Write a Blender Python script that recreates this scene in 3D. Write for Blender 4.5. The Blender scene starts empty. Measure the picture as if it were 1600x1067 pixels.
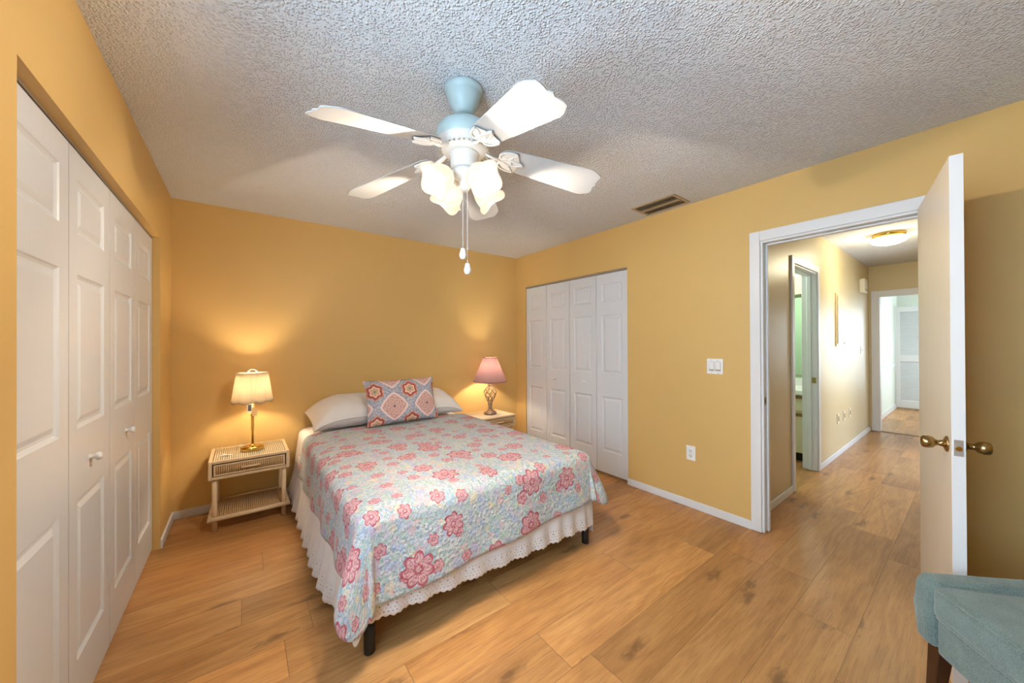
import bpy, bmesh, math, random
from mathutils import Vector, Matrix
from math import pi, sin, cos, sqrt, atan2, radians
random.seed(7)
S = bpy.context.scene
COL = S.collection

# ------------------------------------------------------------------ camera, world, big lights, exposure
CAMH = 1.3279
cd = bpy.data.cameras.new('camera')
cd.sensor_width = 36
cd.lens = 556.086 / 1600 * 36
cd.clip_start = 0.02
cam = bpy.data.objects.new('camera', cd)
COL.objects.link(cam)
_yaw, _pitch, _roll = 0.648, 0.0039, -0.0044
_f = Vector((sin(_yaw)*cos(_pitch), cos(_yaw)*cos(_pitch), sin(_pitch)))
_r = Vector((cos(_yaw), -sin(_yaw), 0))
_u = _r.cross(_f)
_r2 = _r*cos(_roll) + _u*sin(_roll)
_u2 = _u*cos(_roll) - _r*sin(_roll)
cam.matrix_world = Matrix(((_r2.x, _u2.x, -_f.x, 0), (_r2.y, _u2.y, -_f.y, 0), (_r2.z, _u2.z, -_f.z, CAMH), (0, 0, 0, 1)))
S.camera = cam
S.view_settings.view_transform = 'Standard'
S.view_settings.look = 'None'
S.view_settings.gamma = 1
S.view_settings.exposure = 0.95

W = bpy.data.worlds.new('world')
S.world = W
W.use_nodes = True
W.node_tree.nodes['Background'].inputs[0].default_value = (0.80, 0.90, 1.0, 1)
W.node_tree.nodes['Background'].inputs[1].default_value = 1.3

def area(name, loc, target, sx, sy, power, col):
    l = bpy.data.lights.new(name, 'AREA')
    l.shape = 'RECTANGLE'; l.size = sx; l.size_y = sy; l.energy = power; l.color = col
    o = bpy.data.objects.new(name, l)
    COL.objects.link(o)
    o.location = loc
    o.rotation_euler = (Vector(target) - Vector(loc)).to_track_quat('-Z', 'Y').to_euler()
    return o
def point(name, loc, power, col, r=0.03):
    l = bpy.data.lights.new(name, 'POINT')
    l.energy = power; l.color = col; l.shadow_soft_size = r
    o = bpy.data.objects.new(name, l)
    COL.objects.link(o); o.location = loc
    return o
XLW = -0.429
# daylight coming in through the bedroom window (in the left wall beside the camera) and the hall and far-room openings
area('window_daylight', (XLW-0.135, 0.45, 1.42), (1.2, 0.62, 1.55), 1.15, 1.30, 33, (0.54, 0.79, 1.0))
area('hall_daylight', (5.75, -0.75, 1.3), (5.3, 1.0, 1.2), 1.0, 1.7, 14, (0.62, 0.78, 1.0))
area('far_room_daylight', (10.66, -0.30, 1.15), (5.0, 0.62, 0.7), 1.1, 1.7, 27, (0.72, 0.86, 1.0))

area('far_window_daylight', (9.1, -1.10, 1.4), (9.9, 1.0, 0.7), 1.3, 1.4, 12, (0.86, 0.94, 1.0))

# ------------------------------------------------------------------ node helpers
class E_:
    """a socket that can be used in arithmetic"""
    def __init__(s, t, k): s.t, s.k = t, k
    def _m(s, op, *o, clamp=False):
        n = s.t.nodes.new('ShaderNodeMath'); n.operation = op; n.use_clamp = clamp
        for i, x in enumerate((s,) + o):
            if isinstance(x, E_): s.t.links.new(x.k, n.inputs[i])
            else: n.inputs[i].default_value = x
        return E_(s.t, n.outputs[0])
    def __add__(s, o): return s._m('ADD', o)
    __radd__ = __add__
    def __sub__(s, o): return s._m('SUBTRACT', o)
    def __rsub__(s, o): return (s*-1.0) + o
    def __mul__(s, o): return s._m('MULTIPLY', o)
    __rmul__ = __mul__
    def __truediv__(s, o): return s._m('DIVIDE', o)
    def lt(s, o): return s._m('LESS_THAN', o)
    def gt(s, o): return s._m('GREATER_THAN', o)
    def floor(s): return s._m('FLOOR')
    def fract(s): return s._m('FRACT')
    def abs(s): return s._m('ABSOLUTE')
    def cos(s): return s._m('COSINE')
    def sin(s): return s._m('SINE')
    def sqrt(s): return s._m('SQRT')
    def pow(s, o): return s._m('POWER', o)
    def mx(s, o): return s._m('MAXIMUM', o)
    def mn(s, o): return s._m('MINIMUM', o)
    def atan2(s, o): return s._m('ARCTAN2', o)
    def clamp(s): return s._m('ADD', 0.0, clamp=True)
    def step(s, a, b):           # smoothstep from a to b
        n = s.t.nodes.new('ShaderNodeMapRange'); n.interpolation_type = 'SMOOTHSTEP'
        s.t.links.new(s.k, n.inputs[0]); n.inputs[1].default_value = a; n.inputs[2].default_value = b
        return E_(s.t, n.outputs[0])

class MT:
    """material builder"""
    def __init__(s, name):
        s.m = bpy.data.materials.new(name); s.m.use_nodes = True
        s.t = s.m.node_tree; s.b = s.t.nodes['Principled BSDF']
        s.out = s.t.nodes['Material Output']
    def n(s, kind, **kw):
        nd = s.t.nodes.new(kind)
        for k, v in kw.items(): setattr(nd, k, v)
        return nd
    def link(s, a, b): s.t.links.new(a.k if isinstance(a, E_) else a, b)
    def set(s, nd, key, v):
        if isinstance(v, E_): s.t.links.new(v.k, nd.inputs[key])
        elif hasattr(v, 'is_output'): s.t.links.new(v, nd.inputs[key])
        else: nd.inputs[key].default_value = v
    def coord(s, which='Object'):
        return s.n('ShaderNodeTexCoord').outputs[which]
    def xyz(s, vec):
        nd = s.n('ShaderNodeSeparateXYZ'); s.set(nd, 0, vec)
        return [E_(s.t, o) for o in nd.outputs]
    def vec(s, x, y, z=0.0):
        nd = s.n('ShaderNodeCombineXYZ')
        for i, v in enumerate((x, y, z)): s.set(nd, i, v)
        return nd.outputs[0]
    def noise(s, vec, scale, detail=4, rough=0.55, dist=0.0, dim='3D'):
        nd = s.n('ShaderNodeTexNoise', noise_dimensions=dim)
        s.set(nd, 'Vector', vec); nd.inputs['Scale'].default_value = scale
        nd.inputs['Detail'].default_value = detail; nd.inputs['Roughness'].default_value = rough
        nd.inputs['Distortion'].default_value = dist
        return E_(s.t, nd.outputs['Fac'])
    def voro(s, vec, scale, rnd=1.0, dim='2D', feature='F1'):
        nd = s.n('ShaderNodeTexVoronoi', voronoi_dimensions=dim, feature=feature)
        s.set(nd, 'Vector', vec); nd.inputs['Scale'].default_value = scale; nd.inputs['Randomness'].default_value = rnd
        return nd
    def white(s, vec, dim='2D'):
        nd = s.n('ShaderNodeTexWhiteNoise', noise_dimensions=dim)
        s.set(nd, 'Vector' if dim != '1D' else 'W', vec)
        return E_(s.t, nd.outputs['Value']), nd.outputs['Color']
    def mix(s, fac, a, b, blend='MIX'):
        nd = s.n('ShaderNodeMix', data_type='RGBA', blend_type=blend)
        for k, v in ((0, fac), (6, a), (7, b)):
            if isinstance(v, tuple) and len(v) == 3: v = v + (1,)
            s.set(nd, k, v)
        return nd.outputs[2]
    def ramp(s, fac, stops, interp='LINEAR'):
        nd = s.n('ShaderNodeValToRGB'); s.set(nd, 0, fac)
        cr = nd.color_ramp; cr.interpolation = interp
        while len(cr.elements) < len(stops): cr.elements.new(0.5)
        for e, (p, c) in zip(cr.elements, stops): e.position = p; e.color = tuple(c) + (1,)
        return nd.outputs[0]
    def bump(s, h, strength=0.3, dist=0.01):
        nd = s.n('ShaderNodeBump'); s.set(nd, 'Height', h)
        nd.inputs['Strength'].default_value = strength; nd.inputs['Distance'].default_value = dist
        s.t.links.new(nd.outputs[0], s.b.inputs['Normal'])
    def base(s, c):
        if isinstance(c, tuple): s.b.inputs['Base Color'].default_value = c[:3] + (1,)
        else: s.set(s.b, 'Base Color', c)
    def p(s, rough=0.5, metal=0.0, spec=0.5, **kw):
        s.b.inputs['Roughness'].default_value = rough; s.b.inputs['Metallic'].default_value = metal
        s.b.inputs['Specular IOR Level'].default_value = spec
        for k, v in kw.items(): s.b.inputs[k.replace('_', ' ')].default_value = v
        return s

def simple(name, col, rough=0.5, metal=0.0, spec=0.4, var=0.06, vs=9.0, bump=0.0, bs=60.0, bd=0.002, **kw):
    t = MT(name); t.p(rough, metal, spec, **kw)
    c = t.coord()
    f = t.noise(c, vs, 3)
    d = tuple(max(0, x*(1-var)) for x in col); l = tuple(min(1, x*(1+var)) for x in col)
    t.base(t.mix(f, d, l))
    if bump: t.bump(t.noise(c, bs, 3), bump, bd)
    return t.m

M = {}
M['wall'] = simple('wall_paint', (0.645, 0.425, 0.155), 0.50, spec=0.35, var=0.035, vs=2.5, bump=0.10, bs=160, bd=0.002)
M['hallwall'] = simple('daylit_hall_wall_paint', (0.60, 0.47, 0.25), 0.38, spec=0.5, var=0.05, vs=2.2, bump=0.15, bs=110, bd=0.003)  # bedroom wall paint, desaturated to hold the hall's cool daylight in its colour
M['greenwall'] = simple('mint_wall_paint', (0.50, 0.66, 0.48), 0.5, var=0.03)
M['palewall'] = simple('pale_wall_paint', (0.70, 0.74, 0.66), 0.5, var=0.03)
M['white'] = simple('white_trim_paint', (0.70, 0.70, 0.71), 0.35, var=0.03, vs=6)
M['doorskin'] = None
M['plastic'] = simple('white_plastic', (0.82, 0.82, 0.82), 0.3, var=0.02)
M['dark'] = simple('black_slot', (0.015, 0.013, 0.012), 0.7)
M['track'] = simple('track_metal', (0.45, 0.43, 0.40), 0.35, metal=0.8)
M['blackmetal'] = simple('black_metal', (0.012, 0.012, 0.013), 0.38, var=0.1)
M['brass'] = simple('brass', (0.62, 0.42, 0.12), 0.22, metal=1.0, var=0.08)
M['antique'] = simple('antique_brass', (0.36, 0.25, 0.11), 0.24, metal=1.0, var=0.12, vs=30)
M['bronze'] = simple('pewter_bronze', (0.34, 0.27, 0.22), 0.38, metal=0.85, var=0.15, vs=40)
M['steel'] = simple('steel', (0.5, 0.47, 0.43), 0.35, metal=0.9)
M['aqua'] = simple('pale_aqua_enamel', (0.42, 0.52, 0.53), 0.3, var=0.02)
M['enamel'] = simple('white_enamel', (0.62, 0.60, 0.58), 0.3, var=0.02)
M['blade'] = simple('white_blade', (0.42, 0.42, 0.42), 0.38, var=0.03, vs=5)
M['teal'] = None
M['darkwood'] = simple('dark_leg_wood', (0.055, 0.022, 0.010), 0.35, var=0.25, vs=18)
M['sheet'] = simple('white_cotton', (0.76, 0.72, 0.70), 0.85, spec=0.15, var=0.03, bump=0.25, bs=40, bd=0.004, Sheen_Weight=0.2)
M['tan'] = simple('tan_tag_card', (0.55, 0.38, 0.20), 0.7)
M['navy'] = simple('dark_tag_print', (0.06, 0.07, 0.10), 0.5)
M['vent'] = simple('tan_vent_metal', (0.40, 0.30, 0.19), 0.45, var=0.15, vs=20)
M['cream'] = simple('cream_laminate', (0.72, 0.66, 0.48), 0.4)
M['oakstrip'] = simple('oak_strip', (0.20, 0.10, 0.04), 0.45, var=0.2, vs=30)
M['cord'] = simple('clear_white_cord', (0.75, 0.70, 0.55), 0.4)
M['mattress'] = simple('mattress_ticking', (0.70, 0.68, 0.66), 0.8)

def emissive(name, col, strength, base=(0.9, 0.85, 0.75)):
    t = MT(name); t.p(0.4); f = t.noise(t.coord(), 20, 2)
    t.base(t.mix(f, base, tuple(min(1, x*1.05) for x in base)))
    t.b.inputs['Emission Color'].default_value = col + (1,); t.b.inputs['Emission Strength'].default_value = strength
    return t.m
M['bulb'] = emissive('lit_bulb', (1, 0.84, 0.60), 2.5)
M['halldome'] = emissive('lit_hall_glass', (1, 0.90, 0.62), 2.4)
M['bathlamp'] = emissive('lit_bath_diffuser', (1, 0.97, 0.88), 3.0)

def m_ceiling(name, col):
    t = MT(name); t.p(0.9, spec=0.1); c = t.coord()
    v = t.voro(c, 100, 1.0, '3D'); n = t.noise(c, 150, 2, 0.6)
    d = E_(t.t, v.outputs['Distance'])
    big = t.noise(c, 1.3, 2)
    t.base(t.mix(big, tuple(x*0.96 for x in col), col))
    t.bump(n*0.7 + d.step(0.65, 0.0)*0.9, 0.75, 0.009)
    return t.m
M['ceiling'] = m_ceiling('popcorn_ceiling', (0.69, 0.71, 0.75))  # white ceiling, its colour shifted blue to imitate a cool light cast

def m_floor():
    t = MT('oak_laminate'); t.p(0.36, spec=0.38)
    x, y, z = t.xyz(t.coord())
    PW, PL = 0.22, 1.28
    r0 = (y - 1.235)/PW
    row = r0.floor(); fy = r0.fract()
    off, _ = t.white(row, '1D')
    c0 = (x + off*PL)/PL
    colm = c0.floor(); fx = c0.fract()
    rid, rcol = t.white(t.vec(row, colm))
    rs = t.xyz(rcol)
    gx = x + rid*37.0; gy = y + rs[1]*11.0
    broad = t.noise(t.vec(gx*1.1, gy*6.0), 1.0, 4, 0.55, 0.6)
    grain = t.noise(t.vec(gx*5.0, gy*95.0), 1.0, 5, 0.65)
    fine = t.noise(t.vec(gx*14.0, gy*260.0), 1.0, 2, 0.6)
    wav = t.noise(t.vec(gx*1.6, gy*9.0), 1.0, 2, 0.5, 0.4)
    rings = ((wav*26.0 + gy*60.0).sin()*0.5 + 0.5)
    v = broad*0.52 + grain*0.40 + rings*0.10
    col = t.ramp(v, [(0.22, (0.235, 0.105, 0.040)), (0.40, (0.385, 0.185, 0.070)), (0.55, (0.490, 0.250, 0.098)), (0.74, (0.60, 0.335, 0.145))])
    tone = rs[2]*0.40 + 0.78
    tcol = t.n('ShaderNodeMix', data_type='RGBA', blend_type='MULTIPLY'); tcol.inputs[0].default_value = 1
    t.link(col, tcol.inputs[6]); t.link(t.vec(tone, tone*(rid*0.09 + 0.94), tone*(rid*0.20 + 0.80)), tcol.inputs[7])
    # knots
    kv = t.voro(t.vec(gx*1.5, gy*4.6), 1.0, 1.0)
    kr = t.xyz(kv.outputs['Color'])
    kd = E_(t.t, kv.outputs['Distance']) + (t.noise(t.vec(gx*16, gy*40), 1.0, 3) - 0.5)*0.35
    kmask = kd.step(0.16, 0.02)*kr[0].lt(0.55)
    c2 = t.mix(kmask*0.62, tcol.outputs[2], (0.10, 0.048, 0.022))
    fm = (fine*0.5 + t.noise(t.vec(gx*3.0, gy*130.0), 1.0, 3, 0.65)*0.5).step(0.50, 0.66)*0.42
    c3 = t.mix(fm, c2, (0.17, 0.08, 0.035))
    ey = (fy - 0.5).abs().gt(0.4945); ex = (fx - 0.5).abs().gt(0.4988)
    seam = ey.mx(ex)
    c4 = t.mix(seam*0.55, c3, (0.09, 0.045, 0.02))
    t.base(c4)
    t.bump(grain*0.25 + fine*0.25 - seam*1.0, 0.10, 0.002)
    return t.m
M['floor'] = m_floor()

def m_door():
    t = MT('white_moulded_door'); t.p(0.35, spec=0.4)
    x, y, z = t.xyz(t.coord())
    n = t.noise(t.vec(x*90.0, y*90.0, z*4.0), 1.0, 4, 0.6)
    t.base(t.mix(n, (0.60, 0.62, 0.655), (0.64, 0.66, 0.695)))
    t.bump(n, 0.10, 0.002)
    return t.m
M['doorskin'] = m_door()
def m_entry():
    t = MT('cream_flush_door'); t.p(0.38, spec=0.4)
    x, y, z = t.xyz(t.coord())
    n = t.noise(t.vec(x*6.0, y*6.0, z*1.2), 1.0, 3, 0.6, 1.5)
    t.base(t.mix(n, (0.72, 0.64, 0.52), (0.78, 0.71, 0.60)))
    return t.m
M['entry'] = m_entry()

def m_rattan(name, a, b):
    t = MT(name); t.p(0.45, spec=0.35)
    x, y, z = t.xyz(t.coord())
    n = t.noise(t.vec(x*14.0, y*14.0, z*14.0), 1.0, 5, 0.7)
    t.base(t.mix(n, a, b)); t.bump(n, 0.15, 0.002)
    return t.m
M['rattan'] = m_rattan('pale_rattan', (0.60, 0.42, 0.24), (0.76, 0.60, 0.40))
M['reed'] = m_rattan('tan_reed', (0.52, 0.33, 0.16), (0.68, 0.48, 0.27))
M['reedback'] = simple('dark_reed_backing', (0.20, 0.11, 0.05), 0.6)
M['reedtop'] = m_rattan('pale_reed', (0.66, 0.55, 0.36), (0.78, 0.68, 0.48))

def m_teal():
    t = MT('teal_upholstery'); t.p(0.9, spec=0.15, Sheen_Weight=0.35)
    c = t.coord(); x, y, z = t.xyz(c)
    n = t.noise(c, 260, 3, 0.7); w = t.noise(c, 18, 3)
    f = n*0.7 + w*0.3
    t.base(t.ramp(f, [(0.3, (0.070, 0.110, 0.108)), (0.5, (0.135, 0.190, 0.182)), (0.7, (0.225, 0.28, 0.265))]))
    t.bump(n, 0.5, 0.003)
    return t.m
M['teal'] = m_teal()

def flower(t, x, y, scale, size, petals, prob, rnd=0.75, seed=0.0):
    """returns mask, normalised radius, angle and random colour of blossoms scattered on a plane"""
    vx = x + seed; vy = y + seed*1.7
    v = t.voro(t.vec(vx, vy), scale, rnd)
    px, py, _ = t.xyz(v.outputs['Position'])
    rc = t.xyz(v.outputs['Color'])
    dx = vx - px; dy = vy - py
    r = (dx*dx + dy*dy).sqrt(); th = dy.atan2(dx)
    R = ((th*(petals/2.0) + rc[2]*6.28).cos().abs()*0.30 + 0.70)*(rc[1]*0.45 + 0.62)*size
    q = r/R
    return q.lt(1.0)*rc[0].lt(prob), q, th, rc

def m_quilt(name='floral_quilt'):
    t = MT(name); t.p(0.9, spec=0.1, Sheen_Weight=0.15)
    uv = t.coord('UV'); x0, y0, _ = t.xyz(uv)
    wob = t.noise(uv, 30, 2)
    x = x0 + (wob - 0.5)*0.012; y = y0 + (t.noise(t.vec(y0, x0), 30, 2) - 0.5)*0.012
    col = t.mix(t.noise(uv, 14, 3), (0.54, 0.55, 0.56), (0.63, 0.625, 0.61))
    # leaf scribble: tinted strokes
    def strokes(sx, sy, sc, seed, c, lo, hi, amt):
        nonlocal col
        n = t.noise(t.vec(x*sx + y*0.6 + seed, y*sy - x*0.4 + seed), sc, 4, 0.6, 1.2)
        col = t.mix(n.step(lo, hi)*amt, col, c)
    strokes(1.0, 1.5, 55, 3.0, (0.22, 0.38, 0.35), 0.52, 0.58, 0.80)
    strokes(1.4, 1.0, 48, 9.0, (0.24, 0.35, 0.52), 0.53, 0.59, 0.75)
    strokes(1.0, 1.0, 70, 17.0, (0.31, 0.41, 0.30), 0.56, 0.61, 0.75)
    strokes(1.2, 1.0, 60, 23.0, (0.52, 0.39, 0.24), 0.62, 0.68, 0.45)
    strokes(1.0, 1.3, 60, 31.0, (0.35, 0.27, 0.41), 0.58, 0.63, 0.75)
    # small many-coloured blossoms
    for sc, sz, pb, sd in ((26, 0.017, 0.75, 1.3), (19, 0.022, 0.6, 5.1)):
        m, q, th, rc = flower(t, x, y, sc, sz, 5, pb, 1.0, sd)
        c = t.ramp(rc[1], [(0.0, (0.33, 0.48, 0.52)), (0.22, (0.52, 0.42, 0.55)), (0.42, (0.36, 0.50, 0.42)), (0.58, (0.36, 0.42, 0.62)), (0.74, (0.68, 0.56, 0.36)), (0.86, (0.68, 0.42, 0.42))], 'CONSTANT')
        ring = q.gt(0.70).mx(q.lt(0.30))
        col = t.mix(m*(ring*0.60 + 0.25), col, c)
    # lilac and blue medium blossoms
    m, q, th, rc = flower(t, x, y, 8.5, 0.036, 6, 0.45, 0.95, 12.4)
    c = t.ramp(rc[1], [(0.0, (0.42, 0.34, 0.58)), (0.45, (0.30, 0.46, 0.58)), (0.75, (0.46, 0.36, 0.48))], 'CONSTANT')
    col = t.mix(m*(q.gt(0.74).mx((q - 0.42).abs().lt(0.09))*0.55 + 0.2), col, c)
    # red blossoms, small then large
    for sc, sz, pb, sd, pet in ((7.5, 0.038, 0.58, 21.7, 6), (4.1, 0.082, 0.72, 2.9, 7)):
        m, q, th, rc = flower(t, x, y, sc, sz, pet, pb, 0.7, sd)
        vein = ((th*(pet*1.5)).cos().abs()).lt(0.28)*(q - 0.55).abs().lt(0.25)
        ctr = (q - 0.24).abs().lt(0.07)
        line = q.gt(0.84).mx(vein).mx(ctr)
        sp = t.noise(t.vec(x, y), 90, 3)
        body = t.mix(sp.step(0.45, 0.62), (0.64, 0.40, 0.40), (0.52, 0.19, 0.22))
        fl = t.mix(line, body, (0.42, 0.085, 0.12))
        col = t.mix(m*0.92, col, fl)
    t.base(col)
    cell = E_(t.t, t.voro(uv, 42, 1.0).outputs['Distance'])
    t.bump(cell.step(0.0, 0.6)*-0.6 + t.noise(uv, 120, 3)*0.5, 0.65, 0.006)
    return t.m
M['quilt'] = m_quilt()

def m_pillow():
    t = MT('medallion_pillow_print'); t.p(0.88, spec=0.1)
    uv = t.coord('UV'); x, y, _ = t.xyz(uv)
    L, H = 0.307, 0.285
    sp = t.noise(uv, 95, 4, 0.65, 1.0)
    col = t.mix(sp.step(0.44, 0.56), (0.19, 0.235, 0.33), (0.52, 0.47, 0.50))
    def lattice(ox, oy):
        a = (((x + ox)/L).fract() - 0.5)*L
        b = (((y + oy)/H).fract() - 0.5)*H
        return a, b, atan(b, a)
    def atan(b, a): return b.atan2(a)
    # ogee diamonds with pink outline
    a, b, th = lattice(0.2535, 0.1975)
    d = (a/0.125).abs().pow(1.22) + (b/0.125).abs().pow(1.22)
    spk = t.noise(uv, 230, 2)*0.75 + ((th*10.0).sin()*(d*24.0).cos())*0.10 + 0.12
    inner = t.mix(spk.step(0.44, 0.58), (0.62, 0.46, 0.40), (0.46, 0.17, 0.15))
    ring = ((d*26.0).sin()).gt(0.55)
    inner = t.mix(ring*0.45, inner, (0.50, 0.40, 0.42))
    inner = t.mix(d.gt(0.80)*0.9, inner, (0.68, 0.44, 0.42))
    inner = t.mix((d - 0.93).abs().lt(0.05), inner, (0.74, 0.62, 0.60))
    inner = t.mix(d.lt(0.05), inner, (0.12, 0.07, 0.10))
    col = t.mix(d.lt(1.0), col, inner)
    # round rosettes between them
    a, b, th = lattice(0.2535 + L/2, 0.1975 + H/2)
    r = (a*a + b*b).sqrt()
    wob = (th*6.0).cos()*0.006
    rr = r + wob
    ros = t.mix(spk.step(0.42, 0.56), (0.66, 0.44, 0.22), (0.50, 0.16, 0.12))
    ros = t.mix((rr - 0.055).abs().lt(0.010), ros, (0.36, 0.09, 0.10))
    ros = t.mix((rr - 0.040).abs().lt(0.006), ros, (0.72, 0.52, 0.36))
    ros = t.mix(rr.lt(0.022), ros, (0.44, 0.40, 0.30))
    ros = t.mix(rr.lt(0.008), ros, (0.14, 0.10, 0.10))
    col = t.mix(rr.lt(0.075), col, ros)
    t.base(col); t.bump(t.noise(uv, 500, 2), 0.25, 0.001)
    return t.m
M['pillowprint'] = m_pillow()

def m_eyelet():
    t = MT('eyelet_cotton'); t.p(0.85, spec=0.12, Sheen_Weight=0.2)
    uv = t.coord('UV'); x, y, _ = t.xyz(uv)          # y = height above the hem
    t.base(t.mix(t.noise(uv, 20, 2), (0.72, 0.69, 0.68), (0.78, 0.75, 0.74)))
    def holes(px, oy, py, rad, ox):
        a = ((x/px + ox).fract() - 0.5)*px
        b = y - oy
        return (a*a + b*b).sqrt().lt(rad)
    h = holes(0.022, 0.028, 0, 0.0032, 0.0).mx(holes(0.022, 0.046, 0, 0.0028, 0.5)).mx(holes(0.044, 0.064, 0, 0.0040, 0.25)).mx(holes(0.022, 0.082, 0, 0.0028, 0.0))
    tr = t.n('ShaderNodeBsdfTransparent'); mx = t.n('ShaderNodeMixShader')
    t.link(h, mx.inputs[0]); t.link(t.b.outputs[0], mx.inputs[1]); t.link(tr.outputs[0], mx.inputs[2])
    t.link(mx.outputs[0], t.out.inputs[0])
    return t.m
M['eyelet'] = m_eyelet()

def m_glow(name, col, trans, emit, ecol, transp=0.0):
    """thin lamp shade: diffuse + translucent (+ some clear) and the glow of the lit bulb"""
    t = MT(name)
    n = t.noise(t.coord(), 14, 3)
    c = t.mix(n, tuple(x*0.93 for x in col), col)
    d = t.n('ShaderNodeBsdfDiffuse'); tl = t.n('ShaderNodeBsdfTranslucent')
    t.link(c, d.inputs[0]); t.link(c, tl.inputs[0])
    m1 = t.n('ShaderNodeMixShader'); m1.inputs[0].default_value = trans
    t.link(d.outputs[0], m1.inputs[1]); t.link(tl.outputs[0], m1.inputs[2])
    last = m1
    if transp:
        tr = t.n('ShaderNodeBsdfTransparent'); m2 = t.n('ShaderNodeMixShader'); m2.inputs[0].default_value = transp
        t.link(last.outputs[0], m2.inputs[1]); t.link(tr.outputs[0], m2.inputs[2]); last = m2
    if emit:
        em = t.n('ShaderNodeEmission'); em.inputs[0].default_value = ecol + (1,); em.inputs[1].default_value = emit
        ad = t.n('ShaderNodeAddShader'); t.link(last.outputs[0], ad.inputs[0]); t.link(em.outputs[0], ad.inputs[1]); last = ad
    t.link(last.outputs[0], t.out.inputs[0])
    return t.m
def m_tulip():
    t = MT('lit_alabaster_glass'); t.p(0.25, spec=0.5)
    n = t.noise(t.coord(), 26, 4, 0.6, 1.6)
    lw = t.n('ShaderNodeLayerWeight'); lw.inputs['Blend'].default_value = 0.35
    t.base((0.05, 0.045, 0.04))
    t.link(t.mix(n, (1.0, 0.74, 0.46), (1.0, 0.86, 0.64)), t.b.inputs['Emission Color'])
    t.link((n*0.40 + 0.46)*(1.12 - E_(t.t, lw.outputs['Facing'])*0.55), t.b.inputs['Emission Strength'])
    tr = t.n('ShaderNodeBsdfTransparent'); mx = t.n('ShaderNodeMixShader'); mx.inputs[0].default_value = 0.12
    t.link(t.b.outputs[0], mx.inputs[1]); t.link(tr.outputs[0], mx.inputs[2]); t.link(mx.outputs[0], t.out.inputs[0])
    return t.m
M['tulip'] = m_tulip()
M['creamshade'] = m_glow('cream_pleated_shade', (0.52, 0.45, 0.35), 0.40, 0.0, (1, 0.8, 0.5))
M['mauveshade'] = m_glow('mauve_fabric_shade', (0.42, 0.30, 0.30), 0.42, 0.0, (1, 0.7, 0.6))

def m_glass():
    t = MT('window_glass'); t.p(0.0, spec=0.5)
    n = t.noise(t.coord(), 3, 2)
    t.base(t.mix(n, (0.95, 0.97, 0.97), (1, 1, 1))); t.b.inputs['Transmission Weight'].default_value = 1.0
    t.b.inputs['IOR'].default_value = 1.01
    return t.m
M['glass'] = m_glass()
def m_mirror():
    t = MT('mirror'); t.p(0.03, metal=1.0); n = t.noise(t.coord(), 3, 2)
    t.base(t.mix(n, (0.78, 0.86, 0.80), (0.82, 0.88, 0.84)))
    return t.m
M['mirror'] = m_mirror()

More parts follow.
